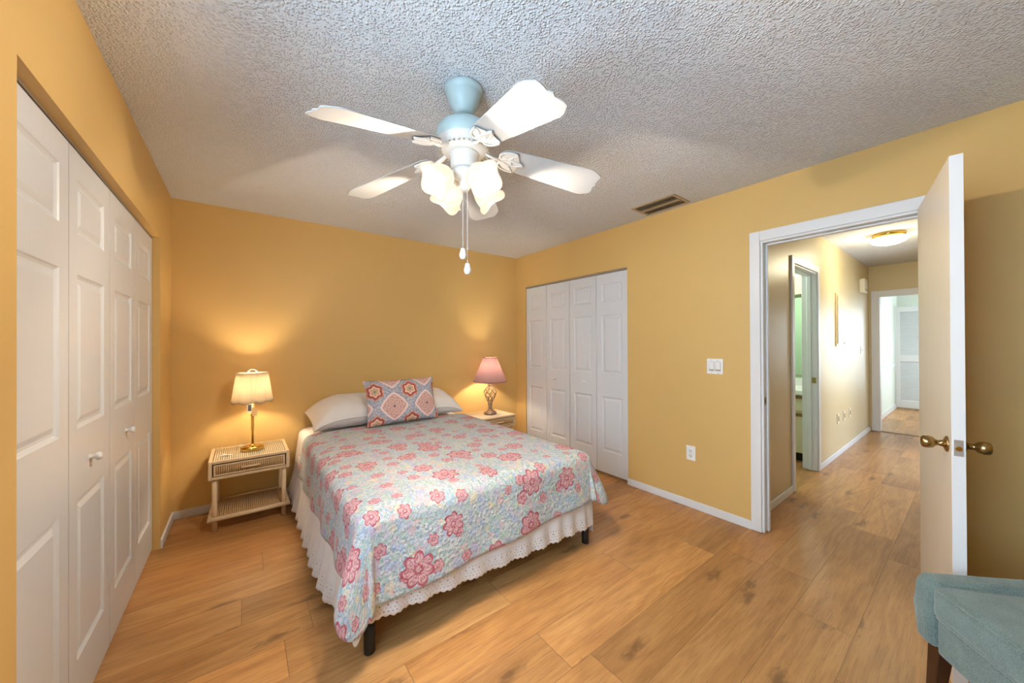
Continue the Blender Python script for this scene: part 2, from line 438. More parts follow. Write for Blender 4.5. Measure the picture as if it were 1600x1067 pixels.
# ------------------------------------------------------------------ mesh helpers
class MB:
    def __init__(s): s.v, s.f, s.uv, s.sm = [], [], {}, []
    def add(s, vs, fs, smooth=False, uvs=None):
        o = len(s.v); s.v += [tuple(v) for v in vs]
        for f in fs:
            if uvs: s.uv[len(s.f)] = [uvs[i] for i in f]
            s.f.append(tuple(i + o for i in f)); s.sm.append(smooth)
        return s
    def box(s, x0, x1, y0, y1, z0, z1, mtx=None):
        vs = [Vector((x, y, z)) for x in (x0, x1) for y in (y0, y1) for z in (z0, z1)]
        if mtx: vs = [mtx @ v for v in vs]
        return s.add(vs, [(0, 1, 3, 2), (4, 6, 7, 5), (0, 4, 5, 1), (2, 3, 7, 6), (0, 2, 6, 4), (1, 5, 7, 3)])
    def tube(s, pts, r, seg=10, cap=True, flat=1.0):
        pts = [Vector(p) for p in pts]; n = len(pts)
        rs = r if isinstance(r, (list, tuple)) else [r]*n
        vs, fs = [], []
        T0 = (pts[1] - pts[0]).normalized()
        a = T0.orthogonal().normalized()
        for i, p in enumerate(pts):
            T = (pts[min(i+1, n-1)] - pts[max(i-1, 0)]).normalized()
            a = (a - T*a.dot(T)).normalized(); b = T.cross(a)
            for k in range(seg):
                th = 2*pi*k/seg
                vs.append(p + a*(cos(th)*rs[i]) + b*(sin(th)*rs[i]*flat))
        for i in range(n-1):
            for k in range(seg):
                k2 = (k+1) % seg
                fs.append((i*seg+k, i*seg+k2, (i+1)*seg+k2, (i+1)*seg+k))
        s.add(vs, fs, True)
        if cap:
            o = len(s.v) - len(vs)
            s.f.append(tuple(o + k for k in reversed(range(seg)))); s.sm.append(False)
            s.f.append(tuple(o + (n-1)*seg + k for k in range(seg))); s.sm.append(False)
        return s
    def lathe(s, prof, c=(0, 0, 0), seg=32, mtx=None, rfun=None, smooth=True, closed=False):
        vs, fs = [], []
        n = len(prof)
        for i, (r, z) in enumerate(prof):
            for k in range(seg):
                th = 2*pi*k/seg
                rr, zz = (r, z) if rfun is None else rfun(i, r, z, th)
                v = Vector((rr*cos(th), rr*sin(th), zz))
                if mtx: v = mtx @ v
                vs.append(v + Vector(c))
        for i in range(n-1 if not closed else n):
            j = (i+1) % n
            for k in range(seg):
                k2 = (k+1) % seg
                fs.append((i*seg+k, i*seg+k2, j*seg+k2, j*seg+k))
        return s.add(vs, fs, smooth)
    def grid(s, fn, nu, nv, uvfn=None, smooth=True):
        vs, uvs, fs = [], [], []
        for i in range(nu+1):
            for j in range(nv+1):
                vs.append(fn(i/nu, j/nv))
                uvs.append(uvfn(i/nu, j/nv) if uvfn else (i/nu, j/nv))
        for i in range(nu):
            for j in range(nv):
                a = i*(nv+1)+j
                fs.append((a, a+nv+1, a+nv+2, a+1))
        return s.add(vs, fs, smooth, uvs)
    def build(s, name, mat, parent=None, bevel=0.0, bseg=2, solid=0.0, subsurf=0, weld=False):
        me = bpy.data.meshes.new(name)
        me.from_pydata(s.v, [], s.f); me.update()
        me.polygons.foreach_set('use_smooth', s.sm)
        if s.uv:
            l = me.uv_layers.new(name='UVMap')
            for fi, us in s.uv.items():
                p = me.polygons[fi]
                for k, li in enumerate(p.loop_indices): l.data[li].uv = us[k]
        bm = bmesh.new(); bm.from_mesh(me)
        if weld: bmesh.ops.remove_doubles(bm, verts=bm.verts, dist=1e-5)
        bmesh.ops.recalc_face_normals(bm, faces=bm.faces); bm.to_mesh(me); bm.free()
        me.materials.append(mat)
        o = bpy.data.objects.new(name, me); COL.objects.link(o)
        if parent: o.parent = parent
        if solid:
            m = o.modifiers.new('solid', 'SOLIDIFY'); m.thickness = solid; m.offset = 0
        if bevel:
            m = o.modifiers.new('bevel', 'BEVEL'); m.width = bevel; m.segments = bseg; m.limit_method = 'ANGLE'; m.angle_limit = radians(40)
            m.harden_normals = False
        if subsurf:
            m = o.modifiers.new('sub', 'SUBSURF'); m.levels = subsurf; m.render_levels = subsurf
        return o

def tag(o, label=None, cat=None, group=None, kind=None):
    if label: o['label'] = label
    if cat: o['category'] = cat
    if group: o['group'] = group
    if kind: o['kind'] = kind
    return o
def thing(name, loc, label, cat, group=None, rz=0.0, kind=None):
    o = bpy.data.objects.new(name, None); o.empty_display_size = 0.1
    COL.objects.link(o); o.location = loc; o.rotation_euler = (0, 0, rz)
    return tag(o, label, cat, group, kind)
def struct(name, mb, mat, label, cat, bevel=0.0, parent=None):
    o = mb.build(name, mat, parent, bevel)
    if parent is None: tag(o, label, cat, None, 'structure')
    return o
def copy_thing(o, loc, rz=None, label=None, group=None):
    def rec(a, par):
        c = a.copy(); COL.objects.link(c)
        if par: c.parent = par
        for ch in list(a.children): rec(ch, c)
        return c
    r = rec(o, None); r.location = loc
    if rz is not None: r.rotation_euler = (0, 0, rz)
    if label: r['label'] = label
    if group: r['group'] = group
    return r

# ------------------------------------------------------------------ the room shell
XL, XR, YB, YN, H = -0.429, 2.877, 3.704, -1.15, 2.44
T = 0.113                                     # wall thickness
HY = 1.022                                    # hall left wall plane
HX = 7.47                                     # hall end wall plane
C1 = (1.388, 3.231, 2.0235)                   # left closet opening y0,y1,top
C2 = (2.006, 3.512, 2.036)                    # right closet opening
D1 = (0.165, 0.932, 2.030)                    # bedroom doorway

struct('floor', MB().box(XL-0.9, 11.2, YN-0.3, YB+0.12, -0.10, 0.0), M['floor'], 'oak-look laminate plank floor running through the bedroom and the hall', 'floor')
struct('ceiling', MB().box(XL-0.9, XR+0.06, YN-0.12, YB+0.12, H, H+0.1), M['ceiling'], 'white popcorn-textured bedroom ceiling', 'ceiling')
w = MB()
WY0, WY1, WZ0, WZ1 = -0.15, 1.05, 0.75, 2.10     # window opening
w.box(XL-T, XL, YN-0.12, WY0, 0, H).box(XL-T, XL, WY0, WY1, 0, WZ0).box(XL-T, XL, WY0, WY1, WZ1, H).box(XL-T, XL, WY1, C1[0], 0, H).box(XL-T, XL, C1[1], YB, 0, H).box(XL-T, XL, C1[0], C1[1], C1[2], H)
struct('wall_left', w, M['wall'], 'yellow wall with the tall white bifold closet on the left', 'wall')
struct('wall_back', MB().box(XL-T, XR+T, YB, YB+0.12, 0, H), M['wall'], 'golden yellow wall behind the bed and nightstands', 'wall')
w = MB()
w.box(XR, XR+T, C2[1], YB, 0, H).box(XR, XR+T, C2[0], C2[1], C2[2], H).box(XR, XR+T, D1[1], C2[0], 0, H)
w.box(XR, XR+T, D1[0], D1[1], D1[2], H).box(XR, XR+T, YN-0.12, D1[0], 0, H)
struct('wall_right', w, M['wall'], 'yellow wall with the small closet, light switch and open doorway', 'wall')
# closet interiors
struct('wall_closet', MB().box(XL-0.75, XL-0.72, C1[0]-0.2, C1[1]+0.2, 0, H), M['white'], 'plain back wall inside the left closet', 'wall')
struct('wall_closet_small', MB().box(XR+0.66, XR+0.70, C2[0]-0.2, YB+0.1, 0, H).box(XR+T, XR+0.66, C2[0]-0.24, C2[0]-0.2, 0, H).box(XR+T, XR+0.66, YB+0.06, YB+0.1, 0, H), M['white'], 'plain walls inside the small closet', 'wall')
# near wall behind the camera, window beside the camera
struct('wall_near', MB().box(XL-T, XR+T, YN-0.12, YN, 0, H), M['wall'], 'yellow wall behind the viewer', 'wall')
win = thing('window_1', (XL, WY0, WZ0), 'white framed window in the left wall beside the viewer', 'window', kind='structure')
fw = WY1-WY0; fh = WZ1-WZ0
MB().box(-0.09, -0.03, 0, 0.05, 0, fh).box(-0.09, -0.03, fw-0.05, fw, 0, fh).box(-0.09, -0.03, 0.05, fw-0.05, 0, 0.05).box(-0.09, -0.03, 0.05, fw-0.05, fh-0.05, fh).box(-0.09, -0.03, 0.05, fw-0.05, fh/2-0.02, fh/2+0.02).build('window_frame', M['white'], win)
for z0, z1 in ((0.05, fh/2-0.02), (fh/2+0.02, fh-0.05)):
    MB().box(-0.062, -0.058, 0.05, fw-0.05, z0, z1).build('window_pane', M['glass'], win)
# baseboards
def baseboard(name, segs, label):
    w = MB()
    for s in segs: w.box(*s)
    struct(name, w, M['white'], label, 'baseboard', bevel=0.004)
BH = 0.062
baseboard('baseboard_left', [(XL, XL+0.013, C1[1], YB-0.013, 0, BH)], 'short white baseboard between the left closet and the corner')
baseboard('baseboard_back', [(XL, XR-0.013, YB-0.013, YB, 0, BH)], 'white baseboard along the wall behind the bed')
baseboard('baseboard_right', [(XR-0.013, XR, 0.991, C2[0], 0, BH), (XR-0.013, XR, C2[1], YB-0.013, 0, BH)], 'white baseboard below the light switch and outlet')
baseboard('baseboard_right_near', [(XR-0.013, XR, YN, D1[0]-0.06, 0, BH)], 'white baseboard behind the open door')

# bedroom doorway: casing, jamb, stop
def casing(name, label, parts, strike=None):
    w = MB()
    for p in parts: w.box(*p)
    return struct(name, w, M['white'], label, 'door trim', bevel=0.004)
cw = 0.060
t1 = casing('trim_1', 'white casing and jamb around the open bedroom doorway', [
    (XR-0.016, XR, D1[1]-0.004, D1[1]+cw, 0.004, D1[2]+cw+0.006), (XR-0.016, XR, D1[0]-cw, D1[0]+0.004, 0.004, D1[2]+cw+0.006),
    (XR-0.016, XR, D1[0]+0.004, D1[1]-0.004, D1[2]-0.004, D1[2]+cw+0.006),
    (XR-0.002, XR+T+0.002, D1[1]-0.018, D1[1]+0.001, 0.004, D1[2]), (XR-0.002, XR+T+0.002, D1[0]-0.001, D1[0]+0.018, 0.004, D1[2]),
    (XR-0.002, XR+T+0.002, D1[0]+0.018, D1[1]-0.018, D1[2]-0.018, D1[2]+0.001),
    (XR+0.045, XR+0.078, D1[1]-0.030, D1[1]-0.018, 0.004, D1[2]-0.018), (XR+0.045, XR+0.078, D1[0]+0.018, D1[1]-0.03, D1[2]-0.03, D1[2]-0.018),
    (XR+T, XR+T+0.014, D1[1]-0.004, D1[1]+cw, 0.004, D1[2]+cw), (XR+T, XR+T+0.014, D1[0]+0.004, D1[1]-0.004, D1[2]-0.004, D1[2]+cw)])
sp = MB().box(XR+0.006, XR+0.036, D1[1]-0.0205, D1[1]-0.0178, 0.885, 0.945).build('strike_plate', M['antique'], t1)
sp['label'] = 'brass strike plate'
MB().box(XR+0.013, XR+0.027, D1[1]-0.0212, D1[1]-0.0200, 0.900, 0.930).build('latch_hole', M['dark'], sp)

# ------------------------------------------------------------------ bifold closet doors
def leaf_mesh(wd, ht, panels, th=0.030, st=0.075, flip=False):
    """moulded leaf, local x along width (0..wd), front at y=0 facing -y, z from 0"""
    b = MB()
    x0, x1 = st, wd-st
    xs = [0, x0, x1, wd]
    zs = [0]
    for a, c in panels: zs += [a, c]
    zs.append(ht)
    q = lambda X0, X1, Z0, Z1, Y=0.0: b.add([(X0, Y, Z0), (X1, Y, Z0), (X1, Y, Z1), (X0, Y, Z1)], [(0, 1, 2, 3)])
    q(0, x0, 0, ht); q(x1, wd, 0, ht)
    for i in range(0, len(zs), 2): q(x0, x1, zs[i], zs[i+1])
    for a, c in panels:
        rings = [(0, 0), (0.004, 0.004), (0.012, 0.0085), (0.022, 0.0085), (0.040, 0.0015)]
        prev = None
        for ins, dep in rings:
            cur = [(x0+ins, dep, a+ins), (x1-ins, dep, a+ins), (x1-ins, dep, c-ins), (x0+ins, dep, c-ins)]
            if prev:
                b.add(prev+cur, [(k, (k+1) % 4, 4+(k+1) % 4, 4+k) for k in range(4)])
            prev = cur
        b.add(prev, [(0, 1, 2, 3)])
    # edges and back
    b.add([(0, 0, 0), (wd, 0, 0), (wd, 0, ht), (0, 0, ht), (0, th, 0), (wd, th, 0), (wd, th, ht), (0, th, ht)],
          [(4, 7, 6, 5), (0, 4, 5, 1), (1, 5, 6, 2), (2, 6, 7, 3), (3, 7, 4, 0)])
    return b
def bifold(name, origin, rz, wd, ht, panels, label, knob_x, st):
    t = thing(name, origin, label, 'closet door', rz=rz, kind='structure')
    g = 0.0025
    for k in range(2):
        l = leaf_mesh(wd-2*g, ht, panels, st=st).build('door_leaf', M['doorskin'], t, weld=True)
        l.location = (k*wd+g, 0, 0)
        if (k == 0) == (knob_x < wd): par = l; off = k*wd+g
    kn = MB().lathe([(0.0001, -0.034), (0.011, -0.033), (0.0155, -0.027), (0.0150, -0.021), (0.0085, -0.015), (0.0065, -0.008), (0.010, -0.003), (0.0105, 0.0)], seg=20,
                    mtx=Matrix.Rotation(radians(-90), 4, 'X')).build('knob', M['white'], par)
    kn.rotation_euler = (0, 0, 0)
    kn.location = (knob_x-off, 0, 0.885)
    return t
PAN = [(0.20, 0.765), (1.015, 1.56), (1.705, 1.895)]
lw1 = (C1[1]-C1[0]-0.006)/4
HT1 = 1.992
xd1 = XL-0.036
# left closet: front faces +x, local x runs along -y ... use rotation +90: local x -> +y, local -y -> +x
bifold('door_2', (xd1, C1[0]+0.002, 0.016), pi/2, lw1, HT1, PAN, 'white six-panel bifold closet doors at left, the pair nearer the viewer', lw1+0.205, 0.075)
bifold('door_3', (xd1, C1[0]+0.004+2*lw1, 0.016), pi/2, lw1, HT1, PAN, 'white bifold closet doors at left, the pair nearer the lit corner nightstand', 0.265, 0.075)
lw2 = (C2[1]-C2[0]-0.010)/4
PAN2 = [(0.215, 0.76), (0.985, 1.575), (1.705, 1.885)]
HT2 = 1.985
# right closet: front faces -x: rotation -90: local x -> -y, local -y -> -x
bifold('door_4', (XR+0.012, C2[1]-0.004, 0.028), -pi/2, lw2, HT2, PAN2, 'white bifold doors of the small closet, the pair nearer the mauve lamp', lw2+0.155, 0.062)
bifold('door_5', (XR+0.012, C2[1]-0.007-2*lw2, 0.028), -pi/2, lw2, HT2, PAN2, 'white bifold doors of the small closet, the pair nearer the light switch', 0.22, 0.062)
tr = MB().box(XL-0.066, XL-0.034, C1[0]+0.001, C1[1]-0.001, C1[2]-0.011, C1[2]-0.0005)
struct('trim_2', tr, M['track'], 'metal track above the left closet doors', 'door track')
tr = MB().box(XR+0.006, XR+0.04, C2[0]+0.001, C2[1]-0.001, C2[2]-0.016, C2[2]-0.0005)
struct('trim_3', tr, M['track'], 'thin metal track above the small closet doors', 'door track')
br = MB().box(XR+0.004, XR+0.05, C2[0]+0.002, C2[0]+0.03, 0.0, 0.003).box(XR+0.012, XR+0.034, C2[0]+0.004, C2[0]+0.022, 0.003, 0.026)
tag(br.build('pivot_bracket', M['steel']), 'small metal pivot bracket on the floor under the small closet door', 'bracket')

# ------------------------------------------------------------------ open bedroom door
ang = atan2(0.076-0.206, 2.138-2.862)
dr = thing('door_1', (2.858, 0.203, 0.012), 'cream flush bedroom door standing open beside the teal armchair', 'door', rz=ang, kind='structure')
DW, DH, DT = 0.738, 2.015, 0.035
# local x from hinge to free edge; +y local ... faces: y=0 (hall side, seen) and y=DT*sign
sgn = 1.0
b = MB().box(0, DW, 0, DT, 0, DH)
slab = b.build('door_slab', M['entry'], dr, bevel=0.0015)
edge = MB().box(DW-0.0005, DW+0.0012, 0.0005, DT-0.0005, 0.0, DH).build('edge_band', M['white'], dr); edge['label'] = 'white painted edge'
lp = MB().box(DW+0.001, DW+0.0026, 0.006, DT-0.006, 0.885, 0.945).build('latch_plate', M['steel'], dr)
lp['label'] = 'metal latch plate'
MB().tube([(DW+0.002, DT/2, 0.913), (DW+0.011, DT/2, 0.913)], [0.0095, 0.008], 14).build('latch_bolt', M['brass'], lp)
for sx, nm in ((-1, 'door_knob'), (1, 'door_knob')):
    y0 = 0 if sx < 0 else DT
    prof = [(0.0001, 0.0), (0.030, 0.0), (0.031, 0.003), (0.027, 0.007), (0.013, 0.012), (0.0105, 0.024), (0.012, 0.030), (0.021, 0.038), (0.0245, 0.050), (0.0235, 0.063), (0.020, 0.068), (0.0165, 0.069), (0.0155, 0.066), (0.0001, 0.066)]
    mt = Matrix.Translation((DW-0.060, y0, 0.915)) @ Matrix.Rotation(radians(90 if sx < 0 else -90), 4, 'X')
    MB().lathe(prof, seg=28, mtx=mt).build(nm, M['antique'], dr)
for z in (0.2, 1.0, 1.8):
    MB().tube([(0.0, DT+0.004, z-0.045), (0.0, DT+0.004, z+0.045)], 0.006, 10).build('hinge', M['antique'], dr)

# ------------------------------------------------------------------ hallway, bathroom, far room
BX0, BX1, BZ = 3.925, 4.690, 2.035            # bathroom doorway in the hall left wall
BT = 0.118
w = MB()
w.box(XR+T, BX0, HY, HY+BT, 0, H).box(BX0, BX1, HY, HY+BT, BZ, H).box(BX1, HX, HY, HY+BT, 0, H)
struct('wall_hall_left', w, M['hallwall'], 'daylight-paled yellow hallway wall with the bathroom doorway and breaker panel', 'wall')
HYR = 0.06
w = MB()
w.box(XR+T, 5.2, HYR-0.1, HYR, 0, H).box(5.2, 6.3, HYR-0.1, HYR, 2.05, H).box(6.3, HX, HYR-0.1, HYR, 0, H)
struct('wall_hall_right', w, M['hallwall'], 'hallway wall opposite the breaker panel', 'wall')
E0, E1, EZ = 0.19, 0.925, 2.0                 # doorway at the hall end
w = MB()
w.box(HX, HX+0.11, E1, HY+BT, 0, H).box(HX, HX+0.11, E0, E1, EZ, H).box(HX, HX+0.11, HYR-0.1, E0, 0, H)
struct('wall_hall_end', w, M['hallwall'], 'daylight-paled yellow wall over the white doorway at the end of the hall', 'wall')
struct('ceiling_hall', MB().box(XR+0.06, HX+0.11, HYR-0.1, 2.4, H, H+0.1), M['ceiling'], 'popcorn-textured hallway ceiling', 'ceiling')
casing('trim_4', 'white casing and jamb around the bathroom doorway in the hall', [
    (BX0-cw, BX0+0.004, HY-0.016, HY, 0.004, BZ+cw), (BX1-0.004, BX1+cw, HY-0.016, HY, 0.004, BZ+cw), (BX0+0.004, BX1-0.004, HY-0.016, HY, BZ-0.004, BZ+cw),
    (BX0-0.001, BX0+0.018, HY-0.002, HY+BT+0.002, 0.004, BZ), (BX1-0.018, BX1+0.001, HY-0.002, HY+BT+0.002, 0.004, BZ), (BX0+0.018, BX1-0.018, HY-0.002, HY+BT+0.002, BZ-0.018, BZ+0.001),
    (BX1-0.030, BX1-0.018, HY+0.04, HY+0.075, 0.004, BZ-0.018), (BX0+0.018, BX1-0.03, HY+0.04, HY+0.075, BZ-0.03, BZ-0.018)])
sp2 = MB().box(BX1-0.0205, BX1-0.0178, HY+0.004, HY+0.038, 0.90, 0.96)
o = sp2.build('strike_plate', M['antique'], bpy.data.objects['trim_4']); o['label'] = 'brass strike plate'
casing('trim_5', 'white casing around the doorway at the end of the hall', [
    (HX-0.016, HX, E1-0.004, E1+0.07, 0.004, EZ+0.07), (HX-0.016, HX, E0-0.07, E0+0.004, 0.004, EZ+0.07), (HX-0.016, HX, E0+0.004, E1-0.004, EZ-0.004, EZ+0.07),
    (HX-0.002, HX+0.112, E1-0.018, E1+0.001, 0.004, EZ), (HX-0.002, HX+0.112, E0-0.001, E0+0.018, 0.004, EZ), (HX-0.002, HX+0.112, E0+0.018, E1-0.018, EZ-0.018, EZ+0.001)])
baseboard('baseboard_hall_left', [(XR+T+0.014, BX0-cw, HY-0.013, HY, 0, BH), (BX1+cw, HX, HY-0.013, HY, 0, BH)], 'white baseboard along the hall beside the bathroom doorway')
struct('trim_6', MB().box(HX+0.005, HX+0.05, E0+0.018, E1-0.018, 0, 0.006), M['oakstrip'], 'dark threshold strip at the end of the hall', 'threshold')

# bathroom beyond the hall
struct('wall_bath_right', MB().box(5.50, 5.56, HY+BT, 2.4, 0, H), M['greenwall'], 'mint green bathroom wall above the vanity', 'wall')
struct('wall_bath_back', MB().box(XR+T+0.75, 5.56, 2.4, 2.46, 0, H), M['greenwall'], 'mint green wall at the far side of the bathroom', 'wall')
struct('wall_bath_left', MB().box(XR+0.72, XR+0.75, HY+BT, 2.4, 0, H), M['greenwall'], 'mint green bathroom wall hidden beside the closet', 'wall')
va = thing('bathroom_vanity', (4.90, 1.15, 0), 'cream vanity cabinet with oak pull strips glimpsed through the bathroom doorway', 'vanity')
MB().box(0, 0.59, 0, 1.1, 0.10, 0.74).build('cabinet_body', M['cream'], va)
MB().box(0.07, 0.59, 0, 1.1, 0.0, 0.10).build('toe_kick', M['dark'], va)
MB().box(-0.025, 0.59, 0, 1.1, 0.74, 0.79).build('countertop', M['plastic'], va, bevel=0.006)
MB().box(0.555, 0.59, 0, 1.1, 0.79, 0.88).build('backsplash', M['plastic'], va)
for k in range(2):
    y0 = 0.01 + k*0.545
    d = MB().box(-0.018, 0, y0, y0+0.53, 0.565, 0.700).build('drawer', M['cream'], va)
    MB().box(-0.030, -0.002, y0, y0+0.53, 0.700, 0.728).build('pull_strip', M['oakstrip'], d)
    d = MB().box(-0.018, 0, y0, y0+0.53, 0.11, 0.505).build('cabinet_door', M['cream'], va)
    MB().box(-0.030, -0.002, y0, y0+0.53, 0.505, 0.535).build('pull_strip', M['oakstrip'], d)
mi = thing('bathroom_mirror', (5.497, 1.20, 0.92), 'large mirror above the bathroom vanity', 'mirror')
MB().box(-0.006, 0, 0, 1.0, 0, 0.95).build('mirror_glass', M['mirror'], mi)
MB().box(-0.012, 0.0, -0.015, 0.0, -0.015, 0.965).box(-0.012, 0, 1.0, 1.015, -0.015, 0.965).box(-0.012, 0, 0, 1.0, -0.015, 0).box(-0.012, 0, 0, 1.0, 0.95, 0.965).build('mirror_frame', M['steel'], mi)
lb = thing('bath_light_bar', (5.497, 1.18, 1.90), 'cream box light over the bathroom mirror', 'wall light')
MB().box(-0.16, 0, 0, 1.0, 0, 0.22).build('light_housing', M['cream'], lb)
MB().box(-0.155, -0.005, 0.01, 0.99, 0.221, 0.235).build('diffuser', M['bathlamp'], lb)
point('bath_lamp', (4.6, 1.75, 2.2), 16, (0.92, 1.0, 0.88), 0.12)

# far room
struct('wall_far_left', MB().box(HX+0.11, 10.75, 1.045, 1.12, 0, H), M['palewall'], 'pale far-room wall with a white chair rail', 'wall')
struct('wall_far_end', MB().box(10.72, 10.8, -1.3, 1.12, 0, H), M['palewall'], 'pale wall behind the louvered door', 'wall')
struct('ceiling_far', MB().box(HX+0.11, 10.8, -1.3, 1.12, H, H+0.1), M['palewall'], 'pale far-room ceiling', 'ceiling')
w = MB().box(HX+0.11, 8.4, -1.3, -1.2, 0, H).box(9.8, 10.75, -1.3, -1.2, 0, H).box(8.4, 9.8, -1.3, -1.2, 0, 0.6).box(8.4, 9.8, -1.3, -1.2, 2.2, H)
struct('wall_far_right', w, M['palewall'], 'far-room window wall out of sight', 'wall')
struct('wall_far_near', MB().box(HX+0.0, HX+0.11, -1.3, HYR-0.1, 0, H), M['palewall'], 'far-room wall beside the hall doorway', 'wall')
baseboard('baseboard_far_left', [(HX+0.112, 10.3, 1.03, 1.045, 0, 0.09)], 'white baseboard in the far room')
struct('trim_7', MB().box(HX+0.112, 10.3, 1.025, 1.045, 0.84, 0.90), M['white'], 'white chair rail in the far room', 'chair rail', bevel=0.005)
lv = thing('door_6', (10.30, 1.03, 0.03), 'white louvered door at the far end beyond the hall', 'door', kind='structure')
LW, LH = 0.62, 1.97
MB().box(0, 0.035, -0.055, 0, 0, LH).box(0, 0.035, -LW, -LW+0.055, 0, LH).box(0, 0.035, -LW+0.055, -0.055, 0, 0.14).box(0, 0.035, -LW+0.055, -0.055, 0.90, 1.02).box(0, 0.035, -LW+0.055, -0.055, LH-0.10, LH).build('door_frame', M['white'], lv)
def slats(z0, z1, nm):
    b = MB(); n = int((z1-z0)/0.034)
    for i in range(n):
        z = z0 + (i+0.5)*(z1-z0)/n
        b.add([(0.002, -LW+0.05, z-0.019), (0.002, -0.05, z-0.019), (0.033, -0.05, z+0.014), (0.033, -LW+0.05, z+0.014),
               (0.002, -LW+0.05, z-0.012), (0.002, -0.05, z-0.012), (0.033, -0.05, z+0.021), (0.033, -LW+0.05, z+0.021)],
              [(0, 1, 2, 3), (4, 7, 6, 5), (0, 4, 5, 1), (2, 6, 7, 3)])
    b.build(nm, M['white'], lv)
slats(0.14, 0.90, 'louver_panel'); slats(1.02, LH-0.10, 'louver_panel')
MB().lathe([(0.0001, -0.03), (0.012, -0.028), (0.014, -0.022), (0.006, -0.012), (0.008, 0)], seg=14, mtx=Matrix.Rotation(radians(90), 4, 'Y')).build('knob', M['steel'], lv).location = (0, -0.36, 0.95)

# hall fittings
hl = thing('hall_ceiling_light', (5.32, 0.575, H), 'lit round flush-mount light on the hallway ceiling', 'ceiling light')
MB().lathe([(0.0001, 0), (0.125, 0), (0.127, -0.012), (0.118, -0.045), (0.110, -0.05), (0.0001, -0.05)], seg=40).build('lamp_base', M['brass'], hl)
MB().lathe([(0.112, -0.044), (0.140, -0.05), (0.143, -0.062), (0.125, -0.088), (0.08, -0.108), (0.03, -0.116), (0.0001, -0.117)], seg=40).build('glass_shade', M['halldome'], hl)
point('hall_lamp', (5.32, 0.575, H-0.19), 9, (1.0, 0.93, 0.66), 0.10)
pn = thing('breaker_panel', (5.45, HY, 1.27), 'painted breaker panel standing proud of the hallway wall', 'breaker panel')
MB().box(0, 0.40, -0.012, 0, 0, 0.62).build('panel_frame', M['hallwall'], pn, bevel=0.003)
MB().box(0.03, 0.37, -0.022, -0.012, 0.03, 0.59).build('panel_door', M['hallwall'], pn, bevel=0.003)
MB().box(0.30, 0.36, -0.030, -0.022, 0.03, 0.05).build('panel_latch', M['steel'], pn)
ch = thing('door_chime', (6.80, HY, 2.0), 'cream door chime box high on the hall wall', 'door chime')
MB().box(0, 0.20, -0.055, 0, 0, 0.19).build('chime_cover', M['cream'], ch, bevel=0.006)
MB().box(0.03, 0.17, -0.057, -0.055, 0.03, 0.035).box(0.03, 0.17, -0.057, -0.055, 0.05, 0.055).build('chime_grille', M['dark'], ch)
for x, lab in ((5.50, 'ivory wall plate low on the hall wall, nearest of three'), (5.80, 'ivory wall plate low on the hall wall, middle of three'), (6.11, 'ivory wall plate low on the hall wall, farthest of three')):
    o = thing('wall_plate', (x, HY, 0.37), lab, 'wall plate', 'ivory plates low on the hall wall')
    MB().box(0, 0.07, -0.008, 0, 0, 0.115).build('plate', M['cream'], o, bevel=0.002)
    MB().box(0.025, 0.045, -0.011, -0.008, 0.03, 0.085).build('jack', M['oakstrip'], o)
hs = thing('hall_light_switch', (6.85, HY, 1.15), 'white toggle switch on the hall wall below the chime', 'light switch')
MB().box(0, 0.07, -0.006, 0, 0, 0.115).build('plate', M['plastic'], hs, bevel=0.002)
MB().box(0.03, 0.04, -0.018, -0.006, 0.045, 0.07).build('toggle', M['plastic'], hs)

# ------------------------------------------------------------------ wall fittings in the bedroom
sw = thing('light_switch', (XR, 1.232, 1.142), 'white double rocker switch plate on the yellow wall', 'light switch')
MB().box(-0.006, 0, -0.058, 0.058, -0.058, 0.058).build('plate', M['plastic'], sw, bevel=0.002)
for y in (-0.023, 0.023):
    MB().box(-0.0068, -0.0055, y-0.019, y+0.019, -0.036, 0.036).build('rocker_surround', M['track'], sw)
    b = MB(); b.add([(-0.006, y-0.0165, -0.0335), (-0.006, y+0.0165, -0.0335), (-0.0085, y+0.0165, 0), (-0.0085, y-0.0165, 0), (-0.0115, y+0.0165, 0.0335), (-0.0115, y-0.0165, 0.0335), (-0.005, y-0.0165, 0.0335), (-0.005, y+0.0165, 0.0335)],
                    [(0, 1, 2, 3), (3, 2, 4, 5), (5, 4, 7, 6), (0, 3, 5, 6), (1, 7, 4, 2)])
    b.build('rocker', M['plastic'], sw)
    for z in (-0.048, 0.048):
        MB().lathe([(0.0001, 0.0018), (0.003, 0.0012), (0.0032, 0)], (-0.006, y, z), 10, Matrix.Rotation(radians(-90), 4, 'Y')).build('screw', M['track'], sw)
ol = thing('wall_outlet', (XR, 1.419, 0.437), 'white duplex outlet low on the yellow wall', 'outlet')
MB().box(-0.006, 0, -0.036, 0.036, -0.058, 0.058).build('plate', M['plastic'], ol, bevel=0.002)
for z in (-0.02, 0.02):
    so = MB().lathe([(0.0001, 0.0085), (0.0155, 0.0085), (0.0165, 0.0065), (0.0165, 0)], (0, 0, z), 20, Matrix.Rotation(radians(-90), 4, 'Y')).build('socket', M['plastic'], ol)
    MB().box(-0.0092, -0.0084, -0.0075, -0.0050, z-0.004, z+0.008).box(-0.0092, -0.0084, 0.0050, 0.0075, z-0.004, z+0.006).box(-0.0092, -0.0084, -0.0025, 0.0025, z-0.011, z-0.007).build('slots', M['dark'], so)
MB().lathe([(0.0001, 0.0078), (0.003, 0.0072), (0.0032, 0.006)], (0, 0, 0), 10, Matrix.Rotation(radians(-90), 4, 'Y')).build('screw', M['track'], ol)

